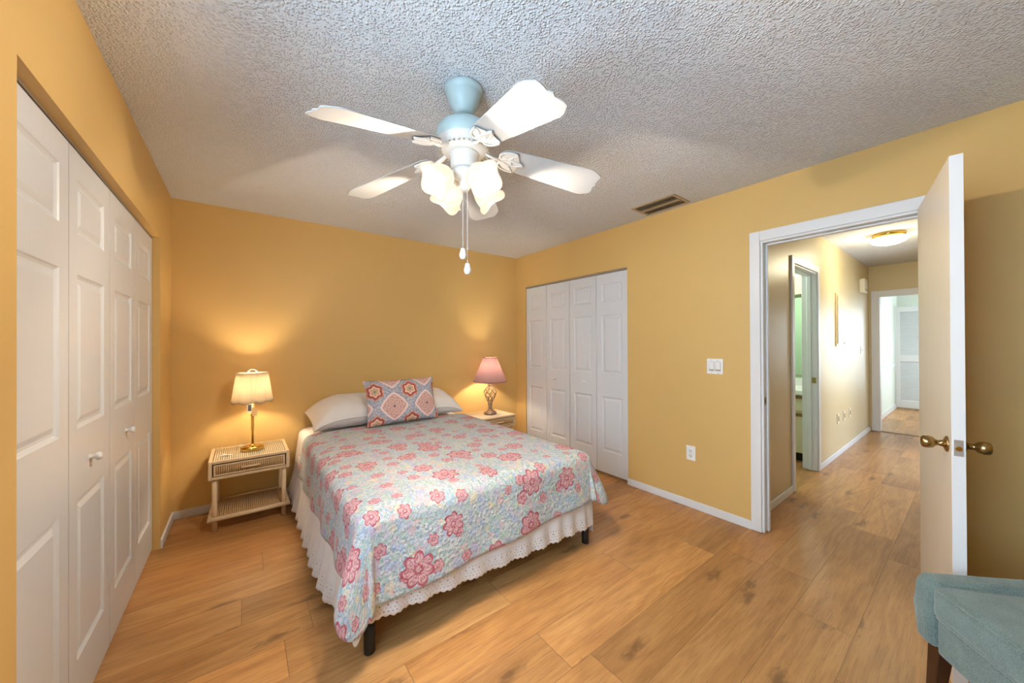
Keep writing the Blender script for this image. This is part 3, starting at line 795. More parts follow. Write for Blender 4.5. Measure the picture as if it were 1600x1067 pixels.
# ceiling vent
vt = thing('ceiling_vent', (2.70, 1.572, H), 'tan louvered air vent in the ceiling near the closet wall', 'ceiling vent')
vx, vy = 0.125, 0.188
MB().box(-vx, vx, -vy, -vy+0.026, -0.007, 0).box(-vx, vx, vy-0.026, vy, -0.007, 0).box(-vx, -vx+0.026, -vy+0.026, vy-0.026, -0.007, 0).box(vx-0.026, vx, -vy+0.026, vy-0.026, -0.007, 0).build('vent_frame', M['vent'], vt, bevel=0.002)
MB().box(-vx+0.026, vx-0.026, -vy+0.026, vy-0.026, -0.0012, -0.0002).build('duct_opening', M['dark'], vt)
n = 6
for i in range(n):
    x = -vx+0.040 + i*(2*vx-0.080)/(n-1)
    a = radians(-33)
    mt = Matrix.Translation((x, 0, -0.0085)) @ Matrix.Rotation(a, 4, 'Y')
    if i == 2: mt = Matrix.Translation((x+0.006, 0, -0.0125)) @ Matrix.Rotation(radians(8), 4, 'Y')
    MB().box(-0.010 if i != 2 else -0.018, 0.010 if i != 2 else 0.018, -vy+0.027, vy-0.027, -0.0008, 0.0008, mt).build('louver', M['vent'], vt)
MB().box(-0.02, 0.03, -vy+0.02, -vy+0.028, -0.016, -0.006).build('lever', M['vent'], vt)

# ------------------------------------------------------------------ ceiling fan
FX, FY = 0.776, 1.366
fan = thing('ceiling_fan', (FX, FY, H), 'white five-blade ceiling fan with four lit tulip lights', 'ceiling fan')
MB().lathe([(0.0001, 0), (0.080, 0), (0.0835, -0.004), (0.0835, -0.016), (0.079, -0.022), (0.074, -0.026), (0.0735, -0.034), (0.071, -0.050), (0.063, -0.072), (0.052, -0.088), (0.047, -0.092), (0.046, -0.096), (0.036, -0.108), (0.024, -0.113), (0.0001, -0.113)], seg=40).build('canopy', M['aqua'], fan)
MB().lathe([(0.0001, -0.100), (0.020, -0.102), (0.021, -0.112), (0.0135, -0.118), (0.0135, -0.155), (0.0001, -0.155)], seg=24).build('downrod', M['aqua'], fan)
MB().lathe([(0.0001, -0.150), (0.030, -0.151), (0.075, -0.158), (0.108, -0.172), (0.120, -0.190), (0.123, -0.210), (0.123, -0.232), (0.119, -0.240)], seg=48).build('motor_housing', M['aqua'], fan)
vent_prof = [(0.119, -0.240), (0.117, -0.248), (0.108, -0.262), (0.090, -0.280), (0.074, -0.288), (0.0001, -0.288)]
vr = MB().lathe(vent_prof, seg=48).build('vent_ring', M['enamel'], fan)
vs_ = MB()
for k in range(30):
    a = 2*pi*k/30
    mt = Matrix.Rotation(a, 4, 'Z') @ Matrix.Translation((0.1005, 0, -0.2725)) @ Matrix.Rotation(radians(45), 4, 'Y')
    vs_.box(-0.013, 0.013, -0.0040, 0.0040, -0.0022, 0.0022, mt)
vs_.build('vent_slots', simple('vent_shadow', (0.42, 0.37, 0.30), 0.6), vr)
th0 = 0.2219 + pi
BZ0 = -0.268
DROOP = 0.185
def blade_mesh():
    b = MB(); n = 24
    r0, r1 = 0.165, 0.632
    th = 0.0045
    pts = []
    for i in range(n+1):
        f = i/n; r = r0 + (r1-r0)*f
        hw = 0.058 + 0.030*min(1, f*1.15)
        if f > 0.90: hw *= 1 - 0.30*(f-0.90)/0.10       # clipped corners
        if f < 0.05: hw *= 0.75 + 5*f
        pts.append((r, hw))
    # scalloped tip: centre sticks out slightly
    top, bot = [], []
    m = 8
    for z in (th/2, -th/2):
        vs = []
        for i, (r, hw) in enumerate(pts):
            for j in range(m+1):
                t_ = -1 + 2*j/m
                ext = 0.006*cos(t_*3*pi)*(1-abs(t_)**3)*max(0, (i/n-0.85)/0.15)
                vs.append((r+ext, hw*t_, z))
        top.append(vs)
    fs = []
    N1 = (n+1)*(m+1)
    for i in range(n):
        for j in range(m):
            a = i*(m+1)+j
            fs.append((a, a+m+1, a+m+2, a+1)); fs.append((N1+a, N1+a+1, N1+a+m+2, N1+a+m+1))
    rim = [j for j in range(m+1)] + [i*(m+1)+m for i in range(1, n+1)] + [n*(m+1)+j for j in range(m-1, -1, -1)] + [i*(m+1) for i in range(n-1, 0, -1)]
    for k in range(len(rim)):
        a, c = rim[k], rim[(k+1) % len(rim)]
        fs.append((a, c, N1+c, N1+a))
    b.add(top[0]+top[1], fs)
    return b
def ribbon_loop(b, pts, r): b.tube(pts, r, 8, True, 0.5)
def iron_mesh():
    b = MB()
    zz = -0.010
    # neck from motor to blade
    b.tube([(0.075, 0, 0.010), (0.105, 0, -0.004), (0.135, 0, -0.012), (0.165, 0, zz)], [0.011, 0.010, 0.010, 0.008], 10, True, 0.6)
    # decorative open petals under the blade root
    for s in (-1, 0, 1):
        c = Vector((0.195 if s else 0.215, 0.036*s, zz)); pts = []
        L_, w_ = (0.040, 0.018) if s else (0.052, 0.016)
        a = radians(28)*s
        for k in range(21):
            t_ = 2*pi*k/20
            x, y = L_*cos(t_), w_*sin(t_)*(1 - 0.45*cos(t_))
            pts.append(c + Vector((x*cos(a)-y*sin(a), x*sin(a)+y*cos(a), 0)))
        b.tube(pts, 0.0058, 8, False, 0.8)
    # plate web
    b.add([(0.150, -0.010, zz), (0.185, -0.045, zz), (0.235, -0.058, zz+0.001), (0.255, 0, zz+0.001), (0.235, 0.058, zz+0.001), (0.185, 0.045, zz), (0.150, 0.010, zz)], [(0, 1, 2, 3, 4, 5, 6)])
    for y in (-0.035, 0, 0.035):
        b.lathe([(0.0001, -0.005), (0.004, -0.004), (0.0045, 0)], (0.215, y, zz-0.003), 10)
    return b
bm0 = blade_mesh(); im0 = iron_mesh()
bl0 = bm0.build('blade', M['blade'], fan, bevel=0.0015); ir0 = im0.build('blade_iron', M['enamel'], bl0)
tilt = Vector((0.0364, 0.0215))
for k in range(5):
    if k == 0: bl, ir = bl0, ir0
    else:
        bl = bl0.copy(); COL.objects.link(bl); bl.parent = fan
        ir = ir0.copy(); COL.objects.link(ir); ir.parent = bl
    a = th0 + 2*pi/5*k
    slope = -DROOP + tilt.x*cos(a) + tilt.y*sin(a)
    bl.matrix_local = Matrix.Translation((0, 0, BZ0+0.012)) @ Matrix.Rotation(a, 4, 'Z') @ Matrix.Rotation(-math.atan(slope), 4, 'Y') @ Matrix.Rotation(radians(-12.5), 4, 'X')
    ir.matrix_local = Matrix()
# switch housing and light kit
MB().lathe([(0.0001, -0.286), (0.064, -0.286), (0.066, -0.292), (0.064, -0.296), (0.060, -0.298), (0.058, -0.345), (0.052, -0.352), (0.040, -0.356), (0.0001, -0.356)], seg=40).build('switch_housing', M['enamel'], fan)
kit = MB().lathe([(0.0001, -0.354), (0.048, -0.354), (0.056, -0.362), (0.054, -0.378), (0.040, -0.394), (0.024, -0.402), (0.020, -0.420), (0.026, -0.430), (0.018, -0.446), (0.0001, -0.450)], seg=32).build('light_kit', M['enamel'], fan)
tprof = [(0.021, 0.0), (0.028, 0.003), (0.040, 0.014), (0.051, 0.032), (0.057, 0.052), (0.059, 0.070), (0.061, 0.084), (0.066, 0.096), (0.074, 0.104)]
def tulip():
    b = MB()
    def rf(i, r, z, th):
        q = max(0, (i-4)/4)
        return r*(1 + 0.10*q*cos(4*th)), z - 0.010*q*q*(1 - cos(4*th))*0.7
    b.lathe(tprof, seg=40, rfun=rf)
    return b
sh0 = None
for k, az in enumerate((180, 270, 90, 0)):
    a = radians(az + 4)
    e = radians(37)                                    # below horizontal
    d = Vector((cos(a)*cos(e), sin(a)*cos(e), -sin(e)))
    root = Vector((cos(a)*0.068, sin(a)*0.068, -0.388))
    rot = d.to_track_quat('Z', 'Y').to_matrix().to_4x4()
    arm = MB().tube([(cos(a)*0.040, sin(a)*0.040, -0.372), (cos(a)*0.056, sin(a)*0.056, -0.376), root, root + d*0.012], [0.009, 0.009, 0.012, 0.018], 12).build('light_arm', M['enamel'], fan)
    if sh0 is None: sh = sh0 = tulip().build('tulip_shade', M['tulip'], fan, solid=0.003)
    else:
        sh = sh0.copy(); COL.objects.link(sh); sh.parent = fan
    sh.matrix_local = Matrix.Translation(root + d*0.010) @ rot
    bu = MB().lathe([(0.0001, 0.055), (0.009, 0.053), (0.016, 0.046), (0.018, 0.037), (0.015, 0.026), (0.011, 0.017), (0.010, 0.004)], seg=20).build('bulb', M['bulb'], sh)
    p = fan.location + root + d*0.076
    point('fan_bulb_light', p, 19.5, (1.0, 0.86, 0.68), 0.012)
def chain(x, y, z0, z1, nm):
    b = MB(); n = int((z0-z1)/0.0075)
    for i in range(n):
        z = z0 - (i+0.5)*(z0-z1)/n
        b.lathe([(0.0001, 0.0030), (0.0022, 0.0014), (0.0022, -0.0014), (0.0001, -0.0030)], (x, y, z), 6)
    c = b.build('pull_chain', M['enamel'], fan)
    MB().lathe([(0.0001, 0.004), (0.0095, 0.002), (0.0120, -0.012), (0.0165, -0.024), (0.0165, -0.028), (0.0145, -0.030), (0.0150, -0.034), (0.010, -0.043), (0.0001, -0.045)], (x, y, z1), 20).build('chain_pull', M['plastic'], c)
chain(-0.006, 0.004, -0.44, -0.700, 'a'); chain(0.012, -0.004, -0.44, -0.765, 'b')

# ------------------------------------------------------------------ nightstands
def nightstand(loc, label):
    t = thing('nightstand', loc, label, 'nightstand', 'rattan nightstands flanking the bed')
    wx, dy = 0.242, 0.415                              # half width, depth (front at y=-dy)
    zt, zb = 0.502, 0.372
    # case
    b = MB().box(-wx, -wx+0.022, -dy, 0, zb, zt).box(wx-0.022, wx, -dy, 0, zb, zt).box(-wx+0.022, wx-0.022, -0.015, 0, zb, zt)
    b.box(-wx+0.022, wx-0.022, -dy, -0.015, zb, zb+0.012).box(-wx+0.022, wx-0.022, -dy, -dy+0.022, zb+0.012, zb+0.020).box(-wx+0.022, wx-0.022, -dy, -dy+0.022, zt-0.020, zt)
    b.build('case', M['rattan'], t, bevel=0.004)
    top = MB().box(-wx+0.022, wx-0.022, -dy+0.022, -0.015, zt-0.014, zt-0.006).build('tabletop', M['reedback'], t)
    r = MB(); n = 34
    for i in range(n):
        x = -wx+0.026 + (i+0.5)*(2*wx-0.052)/n
        r.tube([(x, -dy+0.022, zt-0.0048), (x, -0.015, zt-0.0048)], 0.0050, 8, True)
    r.build('top_reeds', M['reedtop'], top)
    # drawer
    fx = wx-0.030
    MB_back = MB().box(-fx+0.002, fx-0.002, -dy+0.004, -dy+0.020, zb+0.028, zt-0.028)
    d = MB()
    d.box(-fx, fx, -dy-0.003, -dy+0.004, zb+0.026, zb+0.036).box(-fx, fx, -dy-0.003, -dy+0.004, zt-0.036, zt-0.026)
    d.box(-fx, -fx+0.012, -dy-0.003, -dy+0.004, zb+0.036, zt-0.036).box(fx-0.012, fx, -dy-0.003, -dy+0.004, zb+0.036, zt-0.036)
    dd = d.build('drawer', M['rattan'], t, bevel=0.002)
    MB_back.build('drawer_panel', M['reedback'], dd)
    r = MB(); n = 32
    for i in range(n):
        x = -fx+0.014 + (i+0.5)*(2*fx-0.028)/n
        r.tube([(x, -dy+0.003, zb+0.037), (x, -dy+0.003, zt-0.037)], 0.0046, 8)
    r.build('drawer_reeds', M['reed'], dd)
    hz = (zb+zt)/2
    MB().tube([(-0.055, -dy-0.016, hz), (0.055, -dy-0.016, hz)], 0.007, 10).tube([(-0.045, -dy+0.002, hz), (-0.045, -dy-0.016, hz)], 0.006, 8).tube([(0.045, -dy+0.002, hz), (0.045, -dy-0.016, hz)], 0.006, 8).build('handle', M['rattan'], dd)
    # dark gap behind the drawer front
    MB().box(-wx+0.0225, wx-0.0225, -dy+0.0205, -dy+0.0215, zb+0.0205, zt-0.0205).build('drawer_gap', M['darkwood'], t)
    for sx in (-1, 1):
        for yy in (-dy+0.035, -0.035):
            MB().tube([(sx*(wx-0.035), yy, 0), (sx*(wx-0.035), yy, zb+0.002)], 0.0155, 16).build('leg', M['rattan'], t)
    # lower shelf
    zs = 0.092
    s = MB()
    s.tube([(-wx-0.004, -dy+0.012, zs), (wx+0.004, -dy+0.012, zs)], 0.0155, 12).tube([(-wx-0.004, -0.016, zs), (wx+0.004, -0.016, zs)], 0.0155, 12)
    s.tube([(-wx+0.010, -dy+0.012, zs+0.002), (-wx+0.010, -0.016, zs+0.002)], 0.0145, 12).tube([(wx-0.010, -dy+0.012, zs+0.002), (wx-0.010, -0.016, zs+0.002)], 0.0145, 12)
    sh = s.build('shelf', M['rattan'], t)
    r = MB(); n = 36
    for i in range(n):
        x = -wx+0.022 + (i+0.5)*(2*wx-0.044)/n
        r.tube([(x, -dy+0.014, zs+0.004), (x, -0.018, zs+0.004)], 0.0046, 8)
    r.build('shelf_reeds', M['reed'], sh)
    return t
N1 = (0.048, 3.672, 0); N2 = (2.285, 3.684, 0)
ns = nightstand(N1, 'rattan nightstand in the left corner, under the cream pleated lamp')
copy_thing(ns, N2, None, 'rattan nightstand on the closet side, under the mauve lamp')

# ------------------------------------------------------------------ lamps
L1 = (0.062, 3.455, 0.5032)
la = thing('table_lamp', L1, 'lit brass table lamp with cream pleated shade in the left corner', 'table lamp')
MB().lathe([(0.0001, 0), (0.074, 0), (0.076, 0.004), (0.076, 0.022), (0.072, 0.028), (0.030, 0.032), (0.014, 0.037), (0.010, 0.046), (0.0001, 0.046)], seg=40).build('base', M['brass'], la)
MB().lathe([(0.0001, 0.04), (0.0075, 0.04), (0.0075, 0.150), (0.0105, 0.152), (0.0105, 0.262), (0.013, 0.264), (0.013, 0.275), (0.007, 0.280), (0.007, 0.365), (0.0001, 0.365)], seg=20).build('stem', M['brass'], la)
def pleat(i, r, z, th):
    x, y = r*cos(th), r*sin(th)
    rr = r*(1 + 0.012*cos(60*th))*(1 + 0.02*cos(8*th))
    if i == 0: z = z - 0.011*(0.5 - 0.5*cos(8*th)) + 0.004
    if i == 1: z = z - 0.006*(0.5 - 0.5*cos(8*th))
    return rr, z
prof = [(0.131, 0.375), (0.128, 0.395), (0.121, 0.44), (0.113, 0.50), (0.104, 0.56), (0.097, 0.602)]
shd = MB().lathe(prof, seg=240, rfun=pleat).build('lamp_shade', M['creamshade'], la, solid=0.002)
tr_ = []
for k in range(121):
    th = 2*pi*k/120
    rr, z = pleat(0, 0.1315, 0.375, th); tr_.append((rr*cos(th), rr*sin(th), z))
MB().tube(tr_, 0.0022, 6, False).build('shade_trim', simple('taupe_trim', (0.36, 0.26, 0.18), 0.7), shd)
MB().tube([(0.0, 0, 0.36), (0, 0, 0.365)], 0.012, 12).lathe([(0.0001, 0.475), (0.016, 0.468), (0.026, 0.450), (0.027, 0.430), (0.018, 0.405), (0.013, 0.385), (0.0001, 0.38)], seg=20).build('bulb', M['bulb'], la)
fin = MB()
fin.tube([(-0.030, 0, 0.600), (-0.024, 0, 0.618), (-0.008, 0, 0.628), (0.010, 0, 0.627), (0.026, 0, 0.616), (0.032, 0, 0.600)], 0.006, 10)
fin.tube([(-0.097, 0, 0.600), (0.097, 0, 0.600)], 0.0018, 6).tube([(0, -0.097, 0.600), (0, 0.097, 0.600)], 0.0018, 6)
fin.build('finial_bow', M['creamshade'], la)
point('corner_lamp_light', (L1[0], L1[1], L1[2]+0.49), 10.0, (1.0, 0.80, 0.55), 0.03)
# tags hanging from the lamp neck
tg = thing('price_tag', (L1[0]-0.012, L1[1]-0.022, 0.800), 'white and dark printed price tag hanging from the brass lamp', 'price tag')
MB().box(-0.022, 0.016, -0.0008, 0.0008, 0, 0.066).build('card', M['plastic'], tg)
MB().box(-0.018, 0.004, -0.0016, -0.0008, 0.008, 0.058).build('print', M['navy'], tg)
MB().tube([(0, 0.0, 0.066), (0.004, 0.012, 0.080), (0.012, 0.022, 0.085)], 0.0007, 5).build('string', M['cord'], tg)
tg = thing('paper_tag', (L1[0]+0.010, L1[1]-0.034, 0.768), 'tan paper tag hanging from the brass lamp neck', 'price tag')
MB().box(-0.016, 0.020, -0.0008, 0.0008, 0, 0.066).build('card', M['tan'], tg)
MB().tube([(0.002, 0, 0.066), (0, 0.012, 0.095), (-0.006, 0.0225, 0.106)], 0.0007, 5).build('string', M['cord'], tg)
cdp = [(L1[0]+0.02, 3.528, 0.520), (L1[0]+0.05, 3.55, 0.509), (L1[0]+0.03, 3.58, 0.509), (L1[0]-0.03, 3.585, 0.509), (L1[0]-0.09, 3.60, 0.509), (L1[0]-0.07, 3.65, 0.511), (L1[0]-0.06, 3.680, 0.506)]
def smooth_path(P, n=6):
    P = [Vector(p) for p in P]; out = []
    for i in range(len(P)-1):
        p0, p1, p2, p3 = P[max(i-1, 0)], P[i], P[i+1], P[min(i+2, len(P)-1)]
        for k in range(n):
            t_ = k/n
            out.append(0.5*((2*p1) + (p2-p0)*t_ + (2*p0-5*p1+4*p2-p3)*t_*t_ + (3*p1-p0-3*p2+p3)*t_**3))
    out.append(P[-1]); return out
MB().tube(smooth_path(cdp), 0.003, 8).build('power_cord', M['cord'], la).matrix_local = Matrix.Translation((-L1[0], -L1[1], -L1[2]))
nt = MB(); nt.grid(lambda u, v: (-0.135 + 0.062*u + 0.012*v, 3.375 + 0.05*v - 0.006*u, 0.5045 + 0.004*sin(3*u+2*v)), 6, 5)
tag(nt.build('paper_slip', M['sheet'], solid=0.001), 'small white slip of paper on the corner nightstand', 'paper')

L2 = (2.292, 3.452, 0.5032)
lb2 = thing('table_lamp', L2, 'lit table lamp with mauve cone shade and twisted open metal base', 'table lamp')
MB().lathe([(0.0001, 0), (0.073, 0), (0.075, 0.004), (0.074, 0.020), (0.066, 0.030), (0.050, 0.036), (0.032, 0.050), (0.024, 0.062), (0.0001, 0.064)], seg=36).build('base', M['bronze'], lb2)
cage = MB()
def rad(f):
    ks = [(0, 0.020), (0.12, 0.019), (0.28, 0.024), (0.45, 0.046), (0.60, 0.068), (0.72, 0.071), (0.84, 0.054), (0.94, 0.026), (1, 0.016)]
    for (a, ra), (b_, rb) in zip(ks, ks[1:]):
        if f <= b_:
            q = (f-a)/(b_-a); q = q*q*(3-2*q); return ra + (rb-ra)*q
    return ks[-1][1]
for s in (1, -1):
    for k in range(6):
        pts = []
        for i in range(37):
            f = i/36; a = 2*pi*k/6 + s*f*pi*1.15
            pts.append((rad(f)*cos(a), rad(f)*sin(a), 0.055 + 0.285*f))
        cage.tube(pts, 0.0046, 6)
cage.lathe([(0.0001, 0.334), (0.022, 0.335), (0.026, 0.340), (0.020, 0.348), (0.0001, 0.350)], seg=20)
cage.build('twisted_stem', M['bronze'], lb2)
MB().lathe([(0.0001, 0.348), (0.014, 0.348), (0.014, 0.385), (0.030, 0.388), (0.032, 0.392), (0.012, 0.396), (0.0001, 0.396)], seg=20).build('socket', M['steel'], lb2)
prof = [(0.194, 0.378), (0.1945, 0.382), (0.1575, 0.470), (0.118, 0.560), (0.0790, 0.653), (0.0785, 0.656)]
sh2 = MB().lathe(prof, seg=64).build('lamp_shade', M['mauveshade'], lb2, solid=0.002)
mtrim = simple('mauve_trim', (0.20, 0.08, 0.085), 0.7)
for r_, z_ in ((0.1955, 0.380), (0.0795, 0.655)):
    MB().tube([(r_*cos(2*pi*k/64), r_*sin(2*pi*k/64), z_) for k in range(65)], 0.0032, 6, False).build('shade_trim', mtrim, sh2)
MB().lathe([(0.0001, 0.50), (0.018, 0.49), (0.029, 0.465), (0.029, 0.445), (0.018, 0.41), (0.013, 0.396), (0.0001, 0.39)], seg=20).build('bulb', M['bulb'], lb2)
MB().tube([(-0.079, 0, 0.652), (0.079, 0, 0.652)], 0.002, 6).lathe([(0.0001, 0.678), (0.006, 0.672), (0.004, 0.664), (0.008, 0.656), (0.0001, 0.652)], seg=12).build('finial', M['bronze'], lb2)
point('mauve_lamp_light', (L2[0], L2[1], L2[2]+0.535), 10.0, (1.0, 0.82, 0.56), 0.03)

# ------------------------------------------------------------------ bed
BX_, BXR, BYF, BYH = 0.400, 1.842, 1.585, 3.655
bed = thing('bed', ((BX_+BXR)/2, (BYF+BYH)/2, 0), 'black metal bed frame with round legs under the floral bed', 'bed')
cx, cy = bed.location.x, bed.location.y
fr = MB()
for x in (BX_+0.035, BXR-0.035): fr.box(x-cx-0.015, x-cx+0.015, BYF-cy+0.02, BYH-cy-0.02, 0.165, 0.20)
for y in (BYF+0.035, (BYF+BYH)/2, BYH-0.035): fr.box(BX_-cx+0.02, BXR-cx-0.02, y-cy-0.015, y-cy+0.015, 0.165, 0.20)
fr.build('rails', M['blackmetal'], bed, bevel=0.003)
for x in (0.434, 1.815):
    for y in (1.600, 2.62, 3.60):
        MB().lathe([(0.0001, 0), (0.021, 0), (0.0235, 0.004), (0.0235, 0.020), (0.0235, 0.166), (0.0001, 0.166)], (x-cx, y-cy, 0), 24).build('leg', M['blackmetal'], bed)
ma = thing('mattress', (cx, cy, 0.20), 'white mattress and base under the floral quilt', 'mattress')
hx, hy = (BXR-BX_)/2, (BYH-BYF)/2
MB().box(-hx+0.01, hx-0.01, -hy+0.01, hy-0.01, 0.0, 0.175).build('box_spring', M['mattress'], ma, bevel=0.02, bseg=3)
MB().box(-hx, hx, -hy, hy, 0.177, 0.362).build('mattress_body', M['mattress'], ma, bevel=0.05, bseg=5)

def smoothstep(a, b, x):
    t_ = max(0, min(1, (x-a)/(b-a))); return t_*t_*(3-2*t_)
def drape(x, d, rc):
    """distance d past an edge with rounding radius rc -> (outward, down)"""
    L = rc*pi/2
    if d <= 0: return 0, 0
    if d < L: a = d/rc; return rc*sin(a), rc*(1-cos(a))
    return rc + (d-L)*x, rc + (d-L)*sqrt(max(0, 1-x*x))
def cloth_point(s, t_, top, x0, x1, yf, rc, seed=0.0, flare=0.10, amp=0.010, fold=1.0):
    """s = x position on the flattened cloth, t_ = y position; beyond the mattress edges it hangs"""
    a = max(x0+rc-s, 0); b = max(s-(x1-rc), 0); c = max(yf+rc-t_, 0)
    bx = min(max(s, x0+rc), x1-rc); by = max(t_, yf+rc)
    side = a if a > 0 else b; sg = -1 if a > 0 else 1
    if side <= 0 and c <= 0:
        z = top + 0.004*sin(7*s+seed)*sin(6*t_+seed) - 0.010*max(0, abs((s-(x0+x1)/2)/((x1-x0)/2))**6)
        return Vector((s, t_, z))
    rho = sqrt(side*side + c*c)
    ph = atan2(c, side)                               # 0 = side panel, 90 deg = foot panel
    corner = sin(2*ph) if (side > 0 and c > 0) else 0
    out, dn = drape(flare + 0.10*corner, rho, rc)
    k = smoothstep(0.05, 0.35, rho)
    if corner:
        wv = fold*k*(0.060*math.exp(-((ph-0.62)/0.42)**2) + 0.024*math.exp(-((ph-1.42)/0.11)**2))*min(1, corner*3)
    else: wv = 0
    if side > 0 and ph < 0.6: wv += amp*k*sin(t_*17+seed)*(1-ph/0.6)
    if c > 0 and ph > 0.97: wv += amp*k*sin(s*13+seed*2)*((ph-0.97)/0.6)
    out += wv
    return Vector((bx + sg*out*cos(ph), by - out*sin(ph), top - dn - 0.010))
def cloth(name, top, x0, x1, yf, dl, dr, dfun, yh, rc, mat, parent, th, seed=0.0, flare=0.10, amp=0.010, ns_=110, nt_=120, rcorner=0.10, uvs=(0, 0), fold=1.0):
    b = MB()
    s0, s1 = x0+rc*0.43-dl, x1-rc*0.43+dr
    def st(u, v):
        s = s0 + (s1-s0)*u
        tf = yf + rc*0.43 - dfun(s)
        t_ = yh + (tf-yh)*v
        # round the free corners of the cloth
        for sx in (s0, s1):
            ex = rcorner - abs(s-sx); ey = rcorner - (t_-tf)
            if ex > 0 and ey > 0:
                L = sqrt(ex*ex+ey*ey)
                m = max(ex, ey)
                if L > 0:
                    f = m/L
                    s2 = sx + (1 if sx == s0 else -1)*(rcorner - ex*f); t2 = tf + rcorner - ey*f
                    s, t_ = s2, t2
                    break
        return s, t_
    b.grid(lambda u, v: cloth_point(*st(u, v), top, x0, x1, yf, rc, seed, flare, amp, fold), ns_, nt_, lambda u, v: (st(u, v)[0]+uvs[0], st(u, v)[1]+uvs[1]))
    return b.build(name, mat, parent, solid=th)
bk = cloth('blanket', 0.585, BX_-0.006, BXR+0.006, BYF-0.006, 0.325, 0.27, lambda s: 0.20 if s > 0.7 else 0.20 + 0.17*smoothstep(0.7, 0.35, s), 3.640, 0.055, M['sheet'], None, 0.006, 2.4, 0.09, 0.009, 90, 110, 0.07, (0, 0), 0.0)
tag(bk, 'white cotton blanket showing beside the pillows and under the quilt edge', 'blanket')
qt = cloth('quilt', 0.606, BX_-0.022, BXR+0.022, BYF-0.022, 0.305, 0.30, lambda s: 0.375 - 0.062*(s-0.5), 3.235, 0.060, M['quilt'], None, 0.010, 2.4, 0.10, 0.010, 130, 140, 0.20)
tag(qt, 'floral quilt with red blossoms draped over the bed', 'quilt')
# quilted binding along the head edge
# bed skirt
sk = MB()
skx0, skx1, sky = BX_-0.012, BXR+0.012, BYF-0.004
plen = []
path = [(skx0, 3.60), (skx0, sky), (skx1, sky), (skx1, 3.60)]
segs = []
for (a, c) in zip(path, path[1:]):
    L = sqrt((c[0]-a[0])**2 + (c[1]-a[1])**2); segs.append((a, c, L))
def skirt_pt(k, u, v):
    (a, c, L) = segs[k]
    x = a[0] + (c[0]-a[0])*u; y = a[1] + (c[1]-a[1])*u
    nx, ny = ((-1, 0), (0, -1), (1, 0))[k]
    zb = 0.050 if k != 1 else 0.150 - 0.035*u
    if k == 0: zb += 0.05*smoothstep(0.8, 1.0, u)
    if k == 2: zb += 0.01
    zt = 0.372
    d = u*L
    f = 1-v
    fold = (sin(d*2*pi/0.135 + 1.5*sin(d*5)) * 0.5 + 0.5)
    tp = 1.0
    if k == 0: tp = 1 - 0.85*smoothstep(0.70, 1.0, u)
    if k == 2: tp = 1 - 0.85*smoothstep(0.30, 0.0, u)
    if k != 1: out = 0.006 + f*tp*(0.060 + 0.022*fold + 0.006*sin(d*21))
    else: out = 0.004 + f*(0.012 + 0.018*fold*smoothstep(0, 0.06, u)*smoothstep(1, 0.94, u))
    # taper at the corners so the three panels meet without crossing the legs
    hem = (0.008 if k == 1 else 0.004)*(1-abs(sin(d*pi/0.030)))*(f > 0.97)
    z = zb - 0.0 + (zt-zb)*v + hem*1.0
    return Vector((x + nx*out, y + ny*out, z))
skroot = thing('bed_skirt', (cx, cy, 0), 'white gathered eyelet bed skirt hanging below the quilt', 'bed skirt')
for k, nm in ((0, 'side_panel'), (1, 'foot_panel'), (2, 'side_panel')):
    L = segs[k][2]; n = int(L/0.004)
    b = MB()
    b.grid(lambda u, v: skirt_pt(k, u, v) - Vector((cx, cy, 0)), n, 14, lambda u, v: (u*L*1.25, v*0.30 - 0.0))
    b.build(nm, M['eyelet'], skroot, solid=0.0015)

# pillows
def pillow(name, w_, h_, T_, mat, label, mtx, flange=0.0, group=None, uvscale=1.0, sag=0.0, seed=0):
    b = MB(); n = 36
    rnd = random.Random(seed)
    def prof(u): return max(0.0, 1-abs(u)**2.6)
    def pt(u, v, s):
        a, c = 2*u-1, 2*v-1
        th = T_/2*(prof(a)**0.55)*(prof(c)**0.55)
        pin = 1 - 0.05*(1-abs(a)**2)*abs(c)**3
        pin2 = 1 - 0.06*(1-abs(c)**2)*abs(a)**3
        x = w_/2*a*pin2; y = h_/2*c*pin
        wr = 0.006*sin(9*a+seed)*cos(7*c+2*a)*prof(a)*prof(c)
        z = s*(th + 0.0015) + wr - sag*abs(a)**3
        return mtx @ Vector((x, y, z))
    b.grid(lambda u, v: pt(u, v, 1), n, n, lambda u, v: ((2*u-1)*w_/2, (2*v-1)*h_/2))
    b.grid(lambda u, v: pt(u, v, -1), n, n, lambda u, v: ((2*u-1)*w_/2, (2*v-1)*h_/2))
    o = b.build(name, mat, None, weld=True)
    return tag(o, label, 'pillow', group)
def frame(c, xdir, ydir):
    x = Vector(xdir).normalized(); y = Vector(ydir); y = (y - x*y.dot(x)).normalized(); z = x.cross(y)
    return Matrix(((x.x, y.x, z.x, c[0]), (x.y, y.y, z.y, c[1]), (x.z, y.z, z.z, c[2]), (0, 0, 0, 1)))
pillow('pillow', 0.675, 0.46, 0.24, M['sheet'], 'white pillow on the side nearer the cream lamp', frame((0.783, 3.450, 0.737), (1, 0.02, 0.0), (0, 1, 0.20)), seed=1, sag=0.075, group='white bed pillows')
pillow('pillow', 0.675, 0.46, 0.24, M['sheet'], 'white pillow on the side nearer the mauve lamp', frame((1.490, 3.450, 0.737), (1, -0.02, 0.0), (0, 1, 0.20)), seed=5, sag=0.07, group='white bed pillows')
pillow('pillow', 0.65, 0.395, 0.15, M['pillowprint'], 'patterned medallion pillow propped against the white pillows', frame((1.150, 3.165, 0.815), (1, 0.015, 0.005), (0, 0.33, 1)), seed=3)

